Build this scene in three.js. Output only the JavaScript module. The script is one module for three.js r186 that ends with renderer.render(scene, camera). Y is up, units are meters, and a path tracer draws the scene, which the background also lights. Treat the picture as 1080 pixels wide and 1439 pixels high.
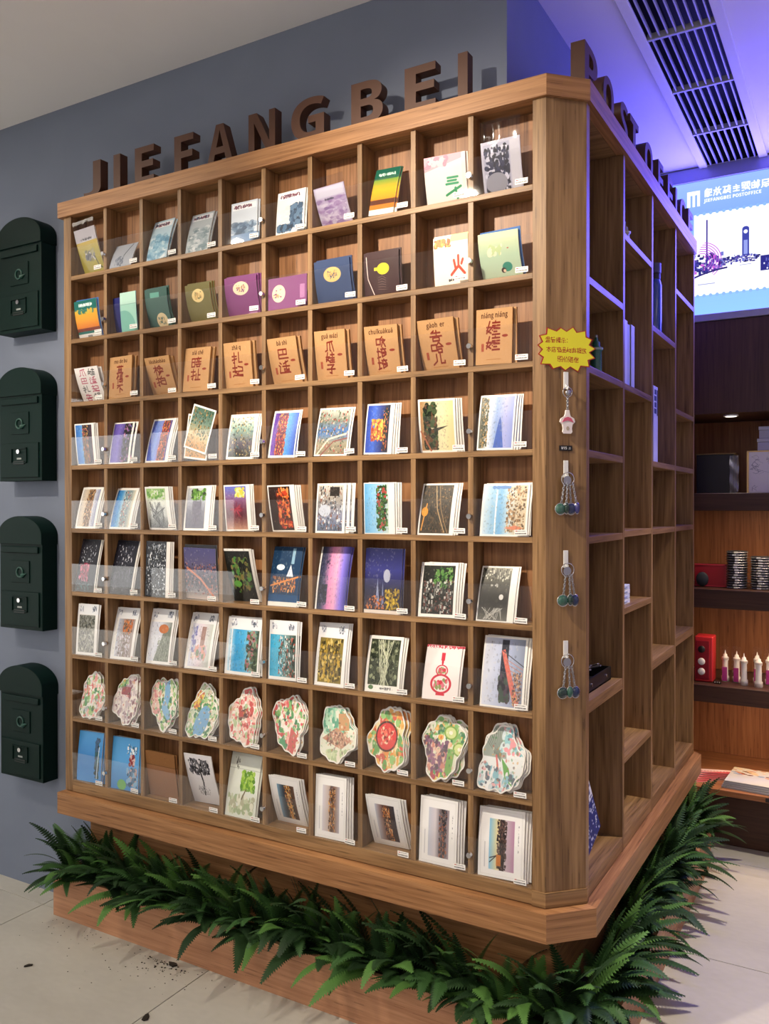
import * as THREE from 'three';
import { TextGeometry } from 'three/addons/geometries/TextGeometry.js';
import { FontLoader } from 'three/addons/loaders/FontLoader.js';
import { RoundedBoxGeometry } from 'three/addons/geometries/RoundedBoxGeometry.js';
import { mergeGeometries } from 'three/addons/utils/BufferGeometryUtils.js';
import { RectAreaLightUniformsLib } from 'three/addons/lights/RectAreaLightUniformsLib.js';

// ---------------------------------------------------------------- camera, lights, exposure
const scene = new THREE.Scene();
const camera = new THREE.PerspectiveCamera(62.56, 1080 / 1439, 0.05, 40);
camera.position.set(0.7145, 1.4172, 1.962);
camera.rotation.set(-0.0075, 0.523, -0.0006, 'YXZ');
const renderer = new THREE.WebGLRenderer({ antialias: true });
renderer.toneMapping = THREE.LinearToneMapping;
renderer.toneMappingExposure = 1.0;
renderer.shadowMap.enabled = true;
RectAreaLightUniformsLib.init();
scene.background = new THREE.Color(1.0, 0.985, 0.95); scene.backgroundIntensity = 2.6;       // overcast daylight, enters only through the shopfront glass
const CEIL = 2.85;
// track spots on the ceiling in front of the rack: [x, y, z, aim x, aim y, aim z, candela]
const SPOTS = [
  [-0.75, 2.70, 1.32, -0.25, 1.65, -0.05, 14.5],
  [-2.00, 2.70, 1.32, -1.35, 1.50, -0.05, 7],
  [0.85, 2.70, -0.75, 0.75, 0, -0.75, 16],
];
const SPOT_COLOR = 0xfff0dc, FILL_COLOR = 0xfff3e2, SCREEN_COLOR = 0x5648ff;
// unseen ceiling panels added for ambient fill: [x, z, width, depth, intensity]
const FILL_PANELS = [[1.5, 2.9, 1.2, 0.6, 2.2], [-2.6, 0.85, 1.2, 0.5, 4], [2.4, 0.9, 0.6, 1.2, 1.2], [-0.2, 3.3, 1.2, 0.6, 11]];
const SCREEN_POWER = 15, NICHE_POWER = 60;

// ---------------------------------------------------------------- helpers
let seedState = 7;
const rnd = () => { seedState = (seedState * 1664525 + 1013904223) >>> 0; return seedState / 4294967296; };
const rr = (a, b) => a + (b - a) * rnd();
const used = new Map();
const numbered = (n) => { const k = used.get(n) || 0; used.set(n, k + 1); return k ? n + '_' + String(k).padStart(3, '0') : n; };
const origins = new WeakMap();
function shadow(m) { m.castShadow = true; m.receiveShadow = true; return m; }
function thing(name, label, category, p = [0, 0, 0], group, turn = 0) {
  const o = new THREE.Group(); o.name = numbered(name); o.position.set(...p); o.rotation.y = turn;
  o.userData = { label, category }; if (group) o.userData.group = group;
  origins.set(o, p); scene.add(o); return o;
}
function part(parent, name, geo, mat, label) {           // geometry in the parent's own frame
  const m = shadow(new THREE.Mesh(geo, mat)); m.name = name; if (label) m.userData.label = label; parent.add(m); return m;
}
function wpart(parent, name, geo, mat, label) {          // geometry given in world metres
  const o = origins.get(parent); geo.translate(-o[0], -o[1], -o[2]); return part(parent, name, geo, mat, label);
}
function single(name, geo, mat, label, category, p, group) {
  const m = shadow(new THREE.Mesh(geo, mat)); m.name = numbered(name); m.position.set(...p);
  m.userData = { label, category }; if (group) m.userData.group = group; scene.add(m); return m;
}
function struct(name, geo, mat, label) {
  const m = shadow(new THREE.Mesh(geo, mat)); m.name = name; m.userData = { kind: 'structure', label }; scene.add(m); return m;
}
const TU = 0.5, TV = 1.0;                                // metres covered by one wood tile, across and along the grain
function uvm(g, grain = 'y', ou = rnd(), ov = rnd()) {
  if (g.index) g = g.toNonIndexed();
  const p = g.attributes.position, n = g.attributes.normal, uv = new Float32Array(p.count * 2), gi = 'xyz'.indexOf(grain);
  for (let i = 0; i < p.count; i += 3) {
    const s = [0, 0, 0];
    for (let k = 0; k < 3; k++) { s[0] += n.getX(i + k); s[1] += n.getY(i + k); s[2] += n.getZ(i + k); }
    const a = s.map(Math.abs), m = a[0] > a[1] && a[0] > a[2] ? 0 : a[1] > a[2] ? 1 : 2, o = [0, 1, 2].filter((q) => q !== m);
    const vi = gi !== m ? gi : o[1], ui = o.find((q) => q !== vi);
    for (let k = 0; k < 3; k++) {
      const c = [p.getX(i + k), p.getY(i + k), p.getZ(i + k)];
      uv[(i + k) * 2] = c[ui] / TU + ou; uv[(i + k) * 2 + 1] = c[vi] / TV + ov;
    }
  }
  g.setAttribute('uv', new THREE.BufferAttribute(uv, 2)); return g;
}
function box(x0, x1, y0, y1, z0, z1, grain = 'y', bev = 0.0015) {
  const w = x1 - x0, h = y1 - y0, d = z1 - z0;
  const g = bev > 0 ? new RoundedBoxGeometry(w, h, d, 1, Math.min(bev, w / 3, h / 3, d / 3)) : new THREE.BoxGeometry(w, h, d);
  g.translate((x0 + x1) / 2, (y0 + y1) / 2, (z0 + z1) / 2); return uvm(g, grain);
}
function prism(pts, y0, y1, grain = 'y') {               // plan outline [x, z] raised from y0 to y1
  const s = new THREE.Shape(pts.map(([x, z]) => new THREE.Vector2(x, -z)));
  const g = new THREE.ExtrudeGeometry(s, { depth: y1 - y0, bevelEnabled: false }); g.rotateX(-Math.PI / 2); g.translate(0, y0, 0); return uvm(g, grain);
}
const cyl = (r, h, seg = 20, r2 = r) => new THREE.CylinderGeometry(r2, r, h, seg);
const lathe = (pts, seg = 24) => new THREE.LatheGeometry(pts.map(([r, y]) => new THREE.Vector2(r, y)), seg);
const merge = (list) => mergeGeometries(list.map((g) => { const q = g.index ? g.toNonIndexed() : g; for (const k of Object.keys(q.attributes)) if (!['position', 'normal', 'uv'].includes(k)) q.deleteAttribute(k); return q; }));

// ---------------------------------------------------------------- computed textures
function canvasOf(w, h) { const c = document.createElement('canvas'); c.width = w; c.height = h; return [c, c.getContext('2d')]; }
function texOf(c) { const t = new THREE.CanvasTexture(c); t.colorSpace = THREE.SRGBColorSpace; t.magFilter = THREE.LinearFilter; t.anisotropy = 8; return t; }
const hash = (x, y, s) => { let h = (x * 374761393 + y * 668265263 + s * 974634777) | 0; h = Math.imul(h ^ (h >>> 13), 1274126177); return ((h ^ (h >>> 16)) >>> 0) / 4294967296; };
function vnoise(x, y, px, py, s) {                       // value noise, periodic in px, py cells
  const x0 = Math.floor(x), y0 = Math.floor(y), fx = x - x0, fy = y - y0, u = fx * fx * (3 - 2 * fx), v = fy * fy * (3 - 2 * fy);
  const m = (a, n) => ((a % n) + n) % n, a = m(x0, px), b = m(x0 + 1, px), c = m(y0, py), d = m(y0 + 1, py);
  return (hash(a, c, s) * (1 - u) + hash(b, c, s) * u) * (1 - v) + (hash(a, d, s) * (1 - u) + hash(b, d, s) * u) * v;
}
function dataTex(w, h, fn, srgb = true) {
  const d = new Uint8Array(w * h * 4);
  for (let j = 0; j < h; j++) for (let i = 0; i < w; i++) { const c = fn(i / w, j / h), k = (j * w + i) * 4; d[k] = c[0]; d[k + 1] = c[1]; d[k + 2] = c[2]; d[k + 3] = 255; }
  const t = new THREE.DataTexture(d, w, h); t.wrapS = t.wrapT = THREE.RepeatWrapping; t.magFilter = THREE.LinearFilter;
  if (srgb) t.colorSpace = THREE.SRGBColorSpace; t.needsUpdate = true; return t;
}
function woodTex(light, dark, s, contrast = 1) {
  return dataTex(512, 512, (u, v) => {
    const warp = vnoise(u * 8, v * 4, 8, 4, s) * 0.05 + vnoise(u * 3, v * 2, 3, 2, s + 9) * 0.08;
    const a = vnoise((u + warp) * 26, v * 3, 26, 3, s + 1), b = vnoise((u + warp * 0.4) * 90, v * 7, 90, 7, s + 2), c = vnoise(u * 240, v * 16, 240, 16, s + 3), e = vnoise(u * 5, v * 2, 5, 2, s + 4);
    let t = 0.24 * a + 0.32 * b + 0.24 * c + 0.2 * e; t = Math.min(1, Math.max(0, 0.5 + (t - 0.5) * 2.1 * contrast));
    const pore = c > 0.86 && b > 0.5 ? 0.86 : 1;
    return [0, 1, 2].map((k) => (light[k] * (1 - t) + dark[k] * t) * pore);
  });
}
const wood = (light, dark, s, rough = 0.42, contrast = 1) => new THREE.MeshPhysicalMaterial({ map: woodTex(light, dark, s, contrast), roughness: rough, specularIntensity: 0.6 });
const plain = (c, rough = 0.6, metal = 0, extra = {}) => new THREE.MeshPhysicalMaterial({ color: c, roughness: rough, metalness: metal, ...extra });
const M = {
  oak: wood([163, 128, 88], [113, 84, 54], 11),
  oakTrim: wood([182, 134, 90], [134, 92, 58], 23),
  oakBack: wood([172, 124, 84], [120, 82, 52], 31),
  oakSide: wood([160, 126, 87], [111, 83, 54], 37),
  planter: wood([204, 152, 116], [164, 112, 80], 41, 0.4, 0.7),
  cabinet: wood([166, 112, 74], [122, 76, 48], 53, 0.4, 0.8),
  cabinetDark: wood([84, 58, 46], [58, 38, 31], 61, 0.45, 0.7),
  letter: plain(0x52301c, 0.55),
  chrome: plain(0xd8d8da, 0.16, 1),
  steel: plain(0xb4b6b8, 0.35, 1),
  white: plain(0xeeeeea, 0.5),
  black: plain(0x121214, 0.45),
  acrylic: new THREE.MeshPhysicalMaterial({ color: 0xffffff, transmission: 1, thickness: 0, roughness: 0.02, ior: 1.49, specularIntensity: 1 }),
  film: new THREE.MeshPhysicalMaterial({ color: 0xffffff, transmission: 1, thickness: 0, roughness: 0.06, ior: 1.45, specularIntensity: 0.6, side: THREE.DoubleSide }),
};
const mottle = (base, amp, s, w = 256, n = 5) => dataTex(w, w, (u, v) => { const t = 0.6 * vnoise(u * n, v * n, n, n, s) + 0.4 * vnoise(u * n * 8, v * n * 8, n * 8, n * 8, s + 1) - 0.5; return base.map((c) => c + t * amp); });
function scaled(t, k) { t.repeat.set(k, k); return t; }
M.wall = new THREE.MeshStandardMaterial({ map: mottle([120, 129, 147], 8, 71), roughness: 0.85 });
M.ceiling = new THREE.MeshStandardMaterial({ map: mottle([236, 234, 232], 5, 73), roughness: 0.9 });
M.roomWall = new THREE.MeshStandardMaterial({ map: mottle([226, 224, 222], 6, 75), roughness: 0.9 });
M.tiles = [0, 1, 2].map((i) => new THREE.MeshPhysicalMaterial({ map: mottle([206 - i * 4, 202 - i * 4, 190 - i * 4], 12, 81 + i * 3, 256, 6), roughness: 0.34, specularIntensity: 0.5 }));
M.grout = plain(0x6e6a62, 0.9);
// ---------------------------------------------------------------- the setting
const RX0 = -4, RX1 = 3.4, RZ0 = -2.3, RZ1 = 3.9;
{
  const floor = new THREE.Group(); floor.name = 'floor'; floor.userData = { kind: 'structure', label: 'pale square ceramic floor tiles with dark joints' }; scene.add(floor);
  part(floor, 'grout_bed', new THREE.BoxGeometry(RX1 - RX0, 0.1, RZ1 - RZ0).translate((RX0 + RX1) / 2, -0.0535, (RZ0 + RZ1) / 2), M.grout);
  const g = 0.0016; let n = 0;
  for (let i = -4; i < 6; i++) for (let j = -2; j < 6; j++) {
    const x0 = Math.max(RX0, -1.03 + i * 0.8), x1 = Math.min(RX1, -1.03 + (i + 1) * 0.8), z0 = Math.max(RZ0, -0.82 + j * 0.8), z1 = Math.min(RZ1, -0.82 + (j + 1) * 0.8);
    if (x1 - x0 < 0.02 || z1 - z0 < 0.02) continue;
    const m = part(floor, n ? 'tile_' + String(n).padStart(3, '0') : 'tile', box(x0 + g, x1 - g, -0.012, 0, z0 + g, z1 - g, 'x', 0.001), M.tiles[(i * 5 + j * 3 + 60) % 3]); n++;
    m.rotation.y = 0;
  }
}
const VX0 = 0.112, VX1 = 0.318, VZ0 = -1.80, VZ1 = 0.5;                      // the vent opening in the ceiling
{
  const b = (x0, x1, z0, z1) => new THREE.BoxGeometry(x1 - x0, 0.12, z1 - z0).translate((x0 + x1) / 2, CEIL + 0.06, (z0 + z1) / 2);
  struct('ceiling', merge([b(RX0, VX0, RZ0, RZ1), b(VX1, RX1, RZ0, RZ1), b(VX0, VX1, RZ0, VZ0), b(VX0, VX1, VZ1, RZ1)]), M.ceiling, 'white painted ceiling with a slot for the vent');
  const w = (x0, x1, z0, z1) => new THREE.BoxGeometry(x1 - x0, CEIL, z1 - z0).translate((x0 + x1) / 2, CEIL / 2, (z0 + z1) / 2);
  struct('wall_back', w(RX0, -0.107, RZ0, -0.1), M.wall, 'blue grey painted wall behind the rack and mailboxes, turning a corner');
  struct('wall_rear', w(RX0, RX1, RZ0 - 0.12, RZ0), M.roomWall, 'pale wall behind the display cabinet');
  const WZ0 = 0.5, WZ1 = 3.8, WY0 = 0.08, WY1 = 2.2, wb = (y0, y1, z0, z1) => new THREE.BoxGeometry(0.12, y1 - y0, z1 - z0).translate(RX0 - 0.06, (y0 + y1) / 2, (z0 + z1) / 2);
  struct('wall_left', merge([wb(0, CEIL, RZ0, WZ0), wb(0, CEIL, WZ1, RZ1), wb(0, WY0, WZ0, WZ1), wb(WY1, CEIL, WZ0, WZ1)]), M.roomWall, 'pale side wall of the shop with the shopfront opening');
  const win = new THREE.Group(); win.name = 'window_1'; win.userData = { kind: 'structure', label: 'wide glazed shopfront with dark metal mullions' }; win.position.set(RX0 - 0.06, WY0, (WZ0 + WZ1) / 2); scene.add(win);
  const fm = plain(0x3a3a3c, 0.4, 0.6), H = WY1 - WY0, L = WZ1 - WZ0;
  part(win, 'window_frame', merge([[0, H - 0.04, -L / 2, L / 2], [0, 0, -L / 2, L / 2]].map(([, y]) => new THREE.BoxGeometry(0.06, 0.04, L).translate(0, y + 0.02, 0))), fm);
  for (let k = 0; k <= 3; k++) part(win, 'mullion', new THREE.BoxGeometry(0.06, H - 0.08, 0.05).translate(0, H / 2, -L / 2 + 0.025 + (L - 0.05) * k / 3), fm);
  for (let k = 0; k < 3; k++) part(win, 'pane', new THREE.BoxGeometry(0.008, H - 0.08, (L - 0.05) / 3 - 0.05).translate(0, H / 2, -L / 2 + 0.025 + (L - 0.05) * (k + 0.5) / 3), M.acrylic);
  struct('ground', new THREE.BoxGeometry(8, 0.1, 14).translate(RX0 - 4.13, -0.06, 1.5), plain(0xdedad2, 0.9), 'pale pavement outside the shopfront');
  struct('wall_right', w(RX1, RX1 + 0.12, RZ0, RZ1), M.roomWall, 'pale side wall of the shop opposite the rack');
  struct('wall_front', w(RX0, RX1, RZ1, RZ1 + 0.12), M.roomWall, 'pale wall on the entrance side');
}
// ceiling spotlights, then the added fill panels
SPOTS.forEach(([x, y, z, ax, ay, az, cd], i) => {
  const o = thing('ceiling_spotlight', ['white ceiling spotlight aimed at the postcard rack', 'white ceiling spotlight aimed at the mailbox end of the rack', 'white ceiling spotlight over the aisle beside the bookcase'][i], 'spotlight', [x, CEIL, z], 'ceiling spotlights');
  part(o, 'mount', cyl(0.045, 0.02).translate(0, -0.01, 0), M.white);
  part(o, 'stem', cyl(0.008, 0.07).translate(0, -0.05, 0), M.white);
  const dir = new THREE.Vector3(ax - x, ay - y, az - z).normalize(), q = new THREE.Quaternion().setFromUnitVectors(new THREE.Vector3(0, -1, 0), dir);
  const head = part(o, 'head', lathe([[0, 0.05], [0.03, 0.05], [0.038, 0.03], [0.04, -0.05], [0.036, -0.05], [0.034, -0.02]], 24).applyQuaternion(q).translate(0, -0.15 + 0.03, 0), M.white);
  const lens = part(o, 'lens', cyl(0.033, 0.004).translate(0, -0.03, 0).applyQuaternion(q).translate(0, -0.12, 0), new THREE.MeshStandardMaterial({ color: 0xffffff, emissive: SPOT_COLOR, emissiveIntensity: 3 }));
  const l = new THREE.SpotLight(SPOT_COLOR, cd, 0, i === 2 ? 0.62 : 0.66, 1, 2);
  l.position.set(x, CEIL - 0.12, z).addScaledVector(dir, 0.055); l.target.position.set(ax, ay, az); l.castShadow = true; l.shadow.radius = 1.6;
  l.name = 'spot_lamp'; scene.add(l); scene.add(l.target); l.target.name = 'aim_point';
});
FILL_PANELS.forEach(([x, z, w, d, k], i) => {  // invented panels out of view, put in to brighten the whole room
  const o = thing('added_fill_panel', ['wide flat added fill light panel over the camera side aisle', 'wide flat added fill light panel towards the mailbox wall', 'long flat added fill light panel beside the bookcase aisle', 'wide flat added fill light panel nearest the entrance wall'][i], 'ceiling light', [x, CEIL, z], 'added fill light panels');
  part(o, 'frame', merge([[-w / 2, 0, 0.02, d], [w / 2, 0, 0.02, d], [0, -d / 2, w, 0.02], [0, d / 2, w, 0.02]].map(([a, b, c, e]) => new THREE.BoxGeometry(c, 0.02, e).translate(a, -0.01, b))), M.white);
  part(o, 'diffuser', new THREE.BoxGeometry(w - 0.02, 0.008, d - 0.02).translate(0, -0.006, 0), new THREE.MeshStandardMaterial({ color: 0xffffff, emissive: FILL_COLOR, emissiveIntensity: 1.6 }));
  const l = new THREE.RectAreaLight(FILL_COLOR, k, w - 0.02, d - 0.02); l.position.set(x, CEIL - 0.022, z); l.rotation.x = -Math.PI / 2; l.name = 'added_fill_lamp'; scene.add(l);
});
// ceiling vent
{
  const o = thing('ceiling_vent', 'long slatted ceiling air vent with crossbars beside the bookcase', 'vent', [(VX0 + VX1) / 2, CEIL, (VZ0 + VZ1) / 2]);
  const fr = [[VX0 - 0.028, VX0 + 0.004, VZ0 - 0.02, VZ1 + 0.02], [VX1 - 0.004, VX1 + 0.028, VZ0 - 0.02, VZ1 + 0.02], [VX0, VX1, VZ0 - 0.02, VZ0 + 0.004], [VX0, VX1, VZ1 - 0.004, VZ1 + 0.02]];
  wpart(o, 'frame', merge(fr.map(([a, b, c, d]) => box(a, b, CEIL - 0.012, CEIL - 0.0005, c, d, 'z', 0.003))), M.ceiling);
  const dk = plain(0x15171c, 0.8);
  wpart(o, 'duct', merge([[VX0, VX0 + 0.004, VZ0, VZ1, 0, 0.2], [VX1 - 0.004, VX1, VZ0, VZ1, 0, 0.2], [VX0, VX1, VZ0, VZ1, 0.196, 0.2], [VX0, VX1, VZ0, VZ0 + 0.004, 0, 0.2], [VX0, VX1, VZ1 - 0.004, VZ1, 0, 0.2]].map(([a, b, c, d, e, f]) => new THREE.BoxGeometry(b - a, f - e, d - c).translate((a + b) / 2, CEIL + 0.0 + (e + f) / 2, (c + d) / 2))), dk);
  const sl = plain(0xb9bac0, 0.5), n = 8;
  for (let i = 0; i < n; i++) { const x = VX0 + 0.018 + (VX1 - VX0 - 0.036) * i / (n - 1); wpart(o, 'slat', box(x - 0.0022, x + 0.0022, CEIL - 0.006, CEIL + 0.006, VZ0 + 0.005, VZ1 - 0.005, 'z', 0), sl); }
  for (let z = -1.455; z < VZ1; z += 0.381) wpart(o, 'crossbar', box(VX0 + 0.004, VX1 - 0.004, CEIL - 0.009, CEIL + 0.012, z - 0.006, z + 0.006, 'x', 0.002), sl);
}
// ---------------------------------------------------------------- plinth, planter
const off = (o) => [[0.0335 + 0.4142 * o, o], [0.1102 + o, -0.0767 + 0.4142 * o]];
const SZ = -1.545;
{
  const pl = thing('rack_plinth', 'brown wooden plinth board under the rack behind the ferns', 'plinth', [-0.8, 0, -0.09]);
  wpart(pl, 'front_board', box(-1.66, 0.03, 0, 0.366, -0.0985, -0.084, 'x'), M.oakTrim);
  wpart(pl, 'side_board', box(0.016, 0.03, 0, 0.366, -1.52, -0.1, 'z'), M.oakTrim);
  const p = thing('planter_box', 'long low wooden planter trough wrapping the corner below the rack', 'planter', [-0.8, 0, 0]);
  const [A, B] = off(0.045), [a, b] = off(0.03);
  const H = 0.148, fz = 0.012, cx = 0.07, sx = 0.172, c2 = fz - (sx - cx);
  wpart(p, 'front_board', prism([[-1.735, fz], [cx, fz], [cx - 0.006, fz - 0.014], [-1.735, fz - 0.014]], 0, H, 'x'), M.planter);
  wpart(p, 'corner_board', prism([[cx, fz], [sx, c2], [sx - 0.014, c2 - 0.006], [cx - 0.006, fz - 0.014]], 0, H, 'x'), M.planter);
  wpart(p, 'side_board', prism([[sx, c2], [sx, -1.56], [sx - 0.014, -1.56], [sx - 0.014, c2 - 0.006]], 0, H, 'z'), M.planter);
  wpart(p, 'end_board', box(-1.735, -1.721, 0, H, -0.0985, fz - 0.0145, 'z'), M.planter);
  wpart(p, 'end_board', box(0.031, sx - 0.0145, 0, H, -1.56, -1.546, 'x'), M.planter);
  const soil = plain(0x2b2117, 0.95);
  wpart(p, 'soil', merge([box(-1.72, 0.03, 0.01, 0.125, -0.083, fz - 0.015, 'x', 0), prism([[0.031, -0.0835], [0.031, -1.545], [sx - 0.015, -1.545], [sx - 0.015, c2 - 0.01], [cx - 0.01, fz - 0.016], [0.031, fz - 0.016]], 0.01, 0.125, 'z')]), soil, 'dark potting soil');
}
// ---------------------------------------------------------------- the postcard rack
const W = 1.65, CW = 0.165, RP = 0.215, ROW = (r) => 2.2 - RP * (r - 1), BACK = -0.068;
{
  const o = thing('postcard_rack', 'tall oak pigeonhole rack of nine rows filled with postcards and booklets', 'rack', [-0.8, 0.366, -0.05]);
  wpart(o, 'back_panel', box(-1.686, 0.03, 0.44, 2.43, -0.085, BACK, 'y', 0), M.oakBack);
  for (let r = 1; r <= 8; r++) wpart(o, 'shelf', box(-W, 0, ROW(r) - 0.0145, ROW(r), BACK, 0, 'x', 0.001), M.oak);
  const dv = [0, 1, 2, 3].map(() => box(-0.0075, 0.0075, 0, RP - 0.0145, BACK, -0.001, 'y', 0.001));
  for (let r = 1; r <= 9; r++) for (let c = 1; c <= 9; c++) {
    const m = part(o, 'divider', dv[(r * 3 + c) % 4], M.oak); m.position.set(-W + c * CW + 0.8, ROW(r) - 0.366, 0.05);
    if (r === 1) m.scale.y = (2.404 - 2.2) / (RP - 0.0145);
  }
  wpart(o, 'stile', box(-1.686, -W, 0.44, 2.404, BACK, 0, 'y'), M.oak);
  wpart(o, 'bottom_rail', box(-W, 0, 0.44, ROW(9), BACK, 0, 'x'), M.oak);
  wpart(o, 'corner_post', prism([[0, 0], [0.0335, 0], [0.1102, -0.0767], [0.1102, -0.09], [0.0, -0.0675]], 0.475, 2.404, 'y'), M.oak);
  { const [A, B] = off(0.004), [a, b] = off(0); wpart(o, 'post_foot', prism([[0, 0.004], A, B, [0.1142, -0.09], [0.11, -0.09], b, a, [0, 0]], 0.44, 0.476, 'x'), M.oak); wpart(o, 'post_base', prism([[0, 0], a, b, [0.1102, -0.09], [0, -0.0675]], 0.44, 0.4749, 'x'), M.oak); }
  const trim = (ov, y0, y1, xl, th, nm, mat) => {
    const [A, B] = off(ov), [a, b] = off(ov - th), ze = SZ + 0.02;
    wpart(o, nm, prism([[xl, ov], A, a, [xl, ov - th]], y0, y1, 'x'), mat);
    wpart(o, nm, prism([A, B, b, a], y0, y1, 'x'), mat);
    wpart(o, nm, prism([B, [B[0], ze], [B[0] - 0.03, ze - 0.03], [b[0], ze - 0.03 ], b], y0, y1, 'z'), mat);
  };
  trim(0.01, 2.404, 2.455, -1.705, 0.03, 'crown_trim', M.oakTrim);
  trim(0.03, 0.367, 0.438, -1.691, 0.05, 'base_trim', M.oakTrim);
  const [a, b] = off(-0.021);
  wpart(o, 'top_panel', prism([[-1.70, -0.021], a, b, [b[0], SZ + 0.0], [-0.1, SZ + 0.0], [-0.1, -0.0985], [-1.70, -0.0985]], 2.4045, 2.452, 'x'), M.oak);
  wpart(o, 'bottom_panel', prism([[-1.68, -0.021], a, b, [b[0], SZ + 0.0], [-0.1, SZ], [-0.1, -0.0985], [-1.68, -0.0985]], 0.368, 0.436, 'x'), M.oakTrim);
  // clear acrylic fronts
  for (let r = 1; r <= 9; r++) {
    const f = ROW(r), p = thing('acrylic_panel', ['clear acrylic strip across the topmost row of packets', 'clear acrylic strip across the row of coloured booklets', 'clear acrylic strip across the row of kraft notebooks', 'clear acrylic strip across postcards directly below the kraft notebooks', 'clear acrylic strip across postcards above the tall night view cards', 'clear acrylic strip across the row of tall dark night view cards', 'clear acrylic strip across the row just above the die-cut cards', 'clear acrylic strip across the row of die-cut shaped cards', 'clear acrylic strip across the lowest row of the rack'][r - 1], 'acrylic panel', [-W / 2, f, 0]);
    wpart(p, 'sheet', box(-W + 0.001, -0.001, f + 0.0005, f + 0.095, 0.0012, 0.0032, 'x', 0), M.acrylic);
    for (const c of [1, 5, 9]) wpart(p, 'stud', cyl(0.0072, 0.009, 16, 0.0066).rotateX(Math.PI / 2).translate(-W + c * CW, f + 0.05, 0.0078), M.chrome, 'chrome standoff stud');
  }
}
// ---------------------------------------------------------------- the side bookcase
const SX = 0.1102, SZS = [-0.09, -0.44, -0.797, -1.167, -1.526];
{
  const o = thing('side_bookcase', 'dark oak open bookcase of staggered cubbies round the rack corner', 'bookcase', [0, 0.436, -0.8]);
  wpart(o, 'back_panel', box(-0.1, -0.088, 0.437, 2.404, SZ, -0.105, 'y', 0), M.oakSide);
  SZS.forEach((z, i) => wpart(o, i === 0 || i === 4 ? 'side_panel' : 'divider', box(-0.088, SX, 0.437, 2.404, i ? z - 0.009 : z - 0.012, i ? z + 0.009 : z, 'y', 0.001), M.oakSide));
  const sh = [[1.985, 1.765, 1.555, 1.34, 0.93, 0.48], [2.19, 1.765, 1.345, 1.125, 0.70, 0.48], [1.995, 1.56, 1.342, 0.918, 0.48], [2.195, 1.765, 1.56, 1.342, 0.94, 0.48]];
  sh.forEach((ys, c) => ys.forEach((y) => {
    const z1 = c ? SZS[c] - 0.0092 : SZS[0] - 0.0122, z0 = SZS[c + 1] + 0.0092, th = y === 0.48 ? 0.04 : y < 1 && y > 0.9 ? 0.03 : 0.018;
    wpart(o, 'shelf', box(-0.0878, SX - 0.0005, y - th, y, z0, z1, 'z', 0.001), M.oakSide);
  }));
}
// ---------------------------------------------------------------- letters on top
const font = await new FontLoader().loadAsync('fonts/droid/droid_sans_bold.typeface.json');
function letterGeo(ch, w, h, d) {
  if (ch === 'I') return new THREE.BoxGeometry(w, h, d).translate(w / 2, h / 2, d / 2);
  const g = new TextGeometry(ch, { font, size: 1, depth: 1, curveSegments: 8, bevelEnabled: false }); g.computeBoundingBox();
  const b = g.boundingBox; g.translate(-b.min.x, -b.min.y, -b.min.z); g.scale(w / (b.max.x - b.min.x), h / (b.max.y - b.min.y), d); return g;
}
for (const [ch, x0, x1] of [['J', -1.592, -1.511], ['I', -1.45, -1.419], ['E', -1.352, -1.268], ['F', -1.18, -1.101], ['A', -1.045, -0.945], ['N', -0.884, -0.786], ['G', -0.728, -0.615], ['B', -0.525, -0.425], ['E', -0.358, -0.267], ['I', -0.203, -0.176]])
  single('sign_letter', letterGeo(ch, x1 - x0, 0.117, 0.032), M.letter, x0 < -1.5 ? 'brown wooden letter J at the mailbox end of the rack top' : 'brown wooden letter ' + ch + (ch === 'I' ? (x0 < -1 ? ' beside the J on the rack top' : ' after BE on the rack top, next to the corner') : ch === 'E' ? (x0 < -1 ? ' before the F on the rack top' : ' after the B on the rack top') : ' standing on the front edge of the rack top'), 'sign letter', [x0, 2.4555, -0.038], 'letters of the front sign');
{
  const k = (z) => 1.962 - (1.962 - z) * 1.03; let n = 0;
  for (const [ch, z0, z1, d] of [['P', -0.029, -0.136, 'beside the corner'], ['O', -0.191, -0.292, 'between P and S'], ['S', -0.36, -0.44, 'before the T'], ['T', -0.467, -0.567, 'ending the first word'], ['O', -0.649, -0.756, 'starting the second word'], ['F', -0.834, -0.908, 'right after the O of the second word'], ['F', -0.98, -1.06, 'before the I'], ['I', -1.11, -1.136, 'before the C'], ['C', -1.195, -1.292, 'before the last E'], ['E', -1.35, -1.441, 'ending the sign']]) {
    const m = single('sign_letter', letterGeo(ch, k(z0) - k(z1), 0.11, 0.036), M.letter, 'brown letter ' + ch + ' on the side bookcase top, ' + d, 'sign letter', [0.066, 2.4555, k(z0)], 'letters of the side sign');
    m.rotation.y = Math.PI / 2; n++;
  }
}
// ---------------------------------------------------------------- printed pictures (one atlas)
const AT = 2048, TW = 204, TH = 220;
const [atlasCanvas, X] = canvasOf(AT, AT);
X.fillStyle = '#f2f0ea'; X.fillRect(0, 0, AT, AT);
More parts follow.
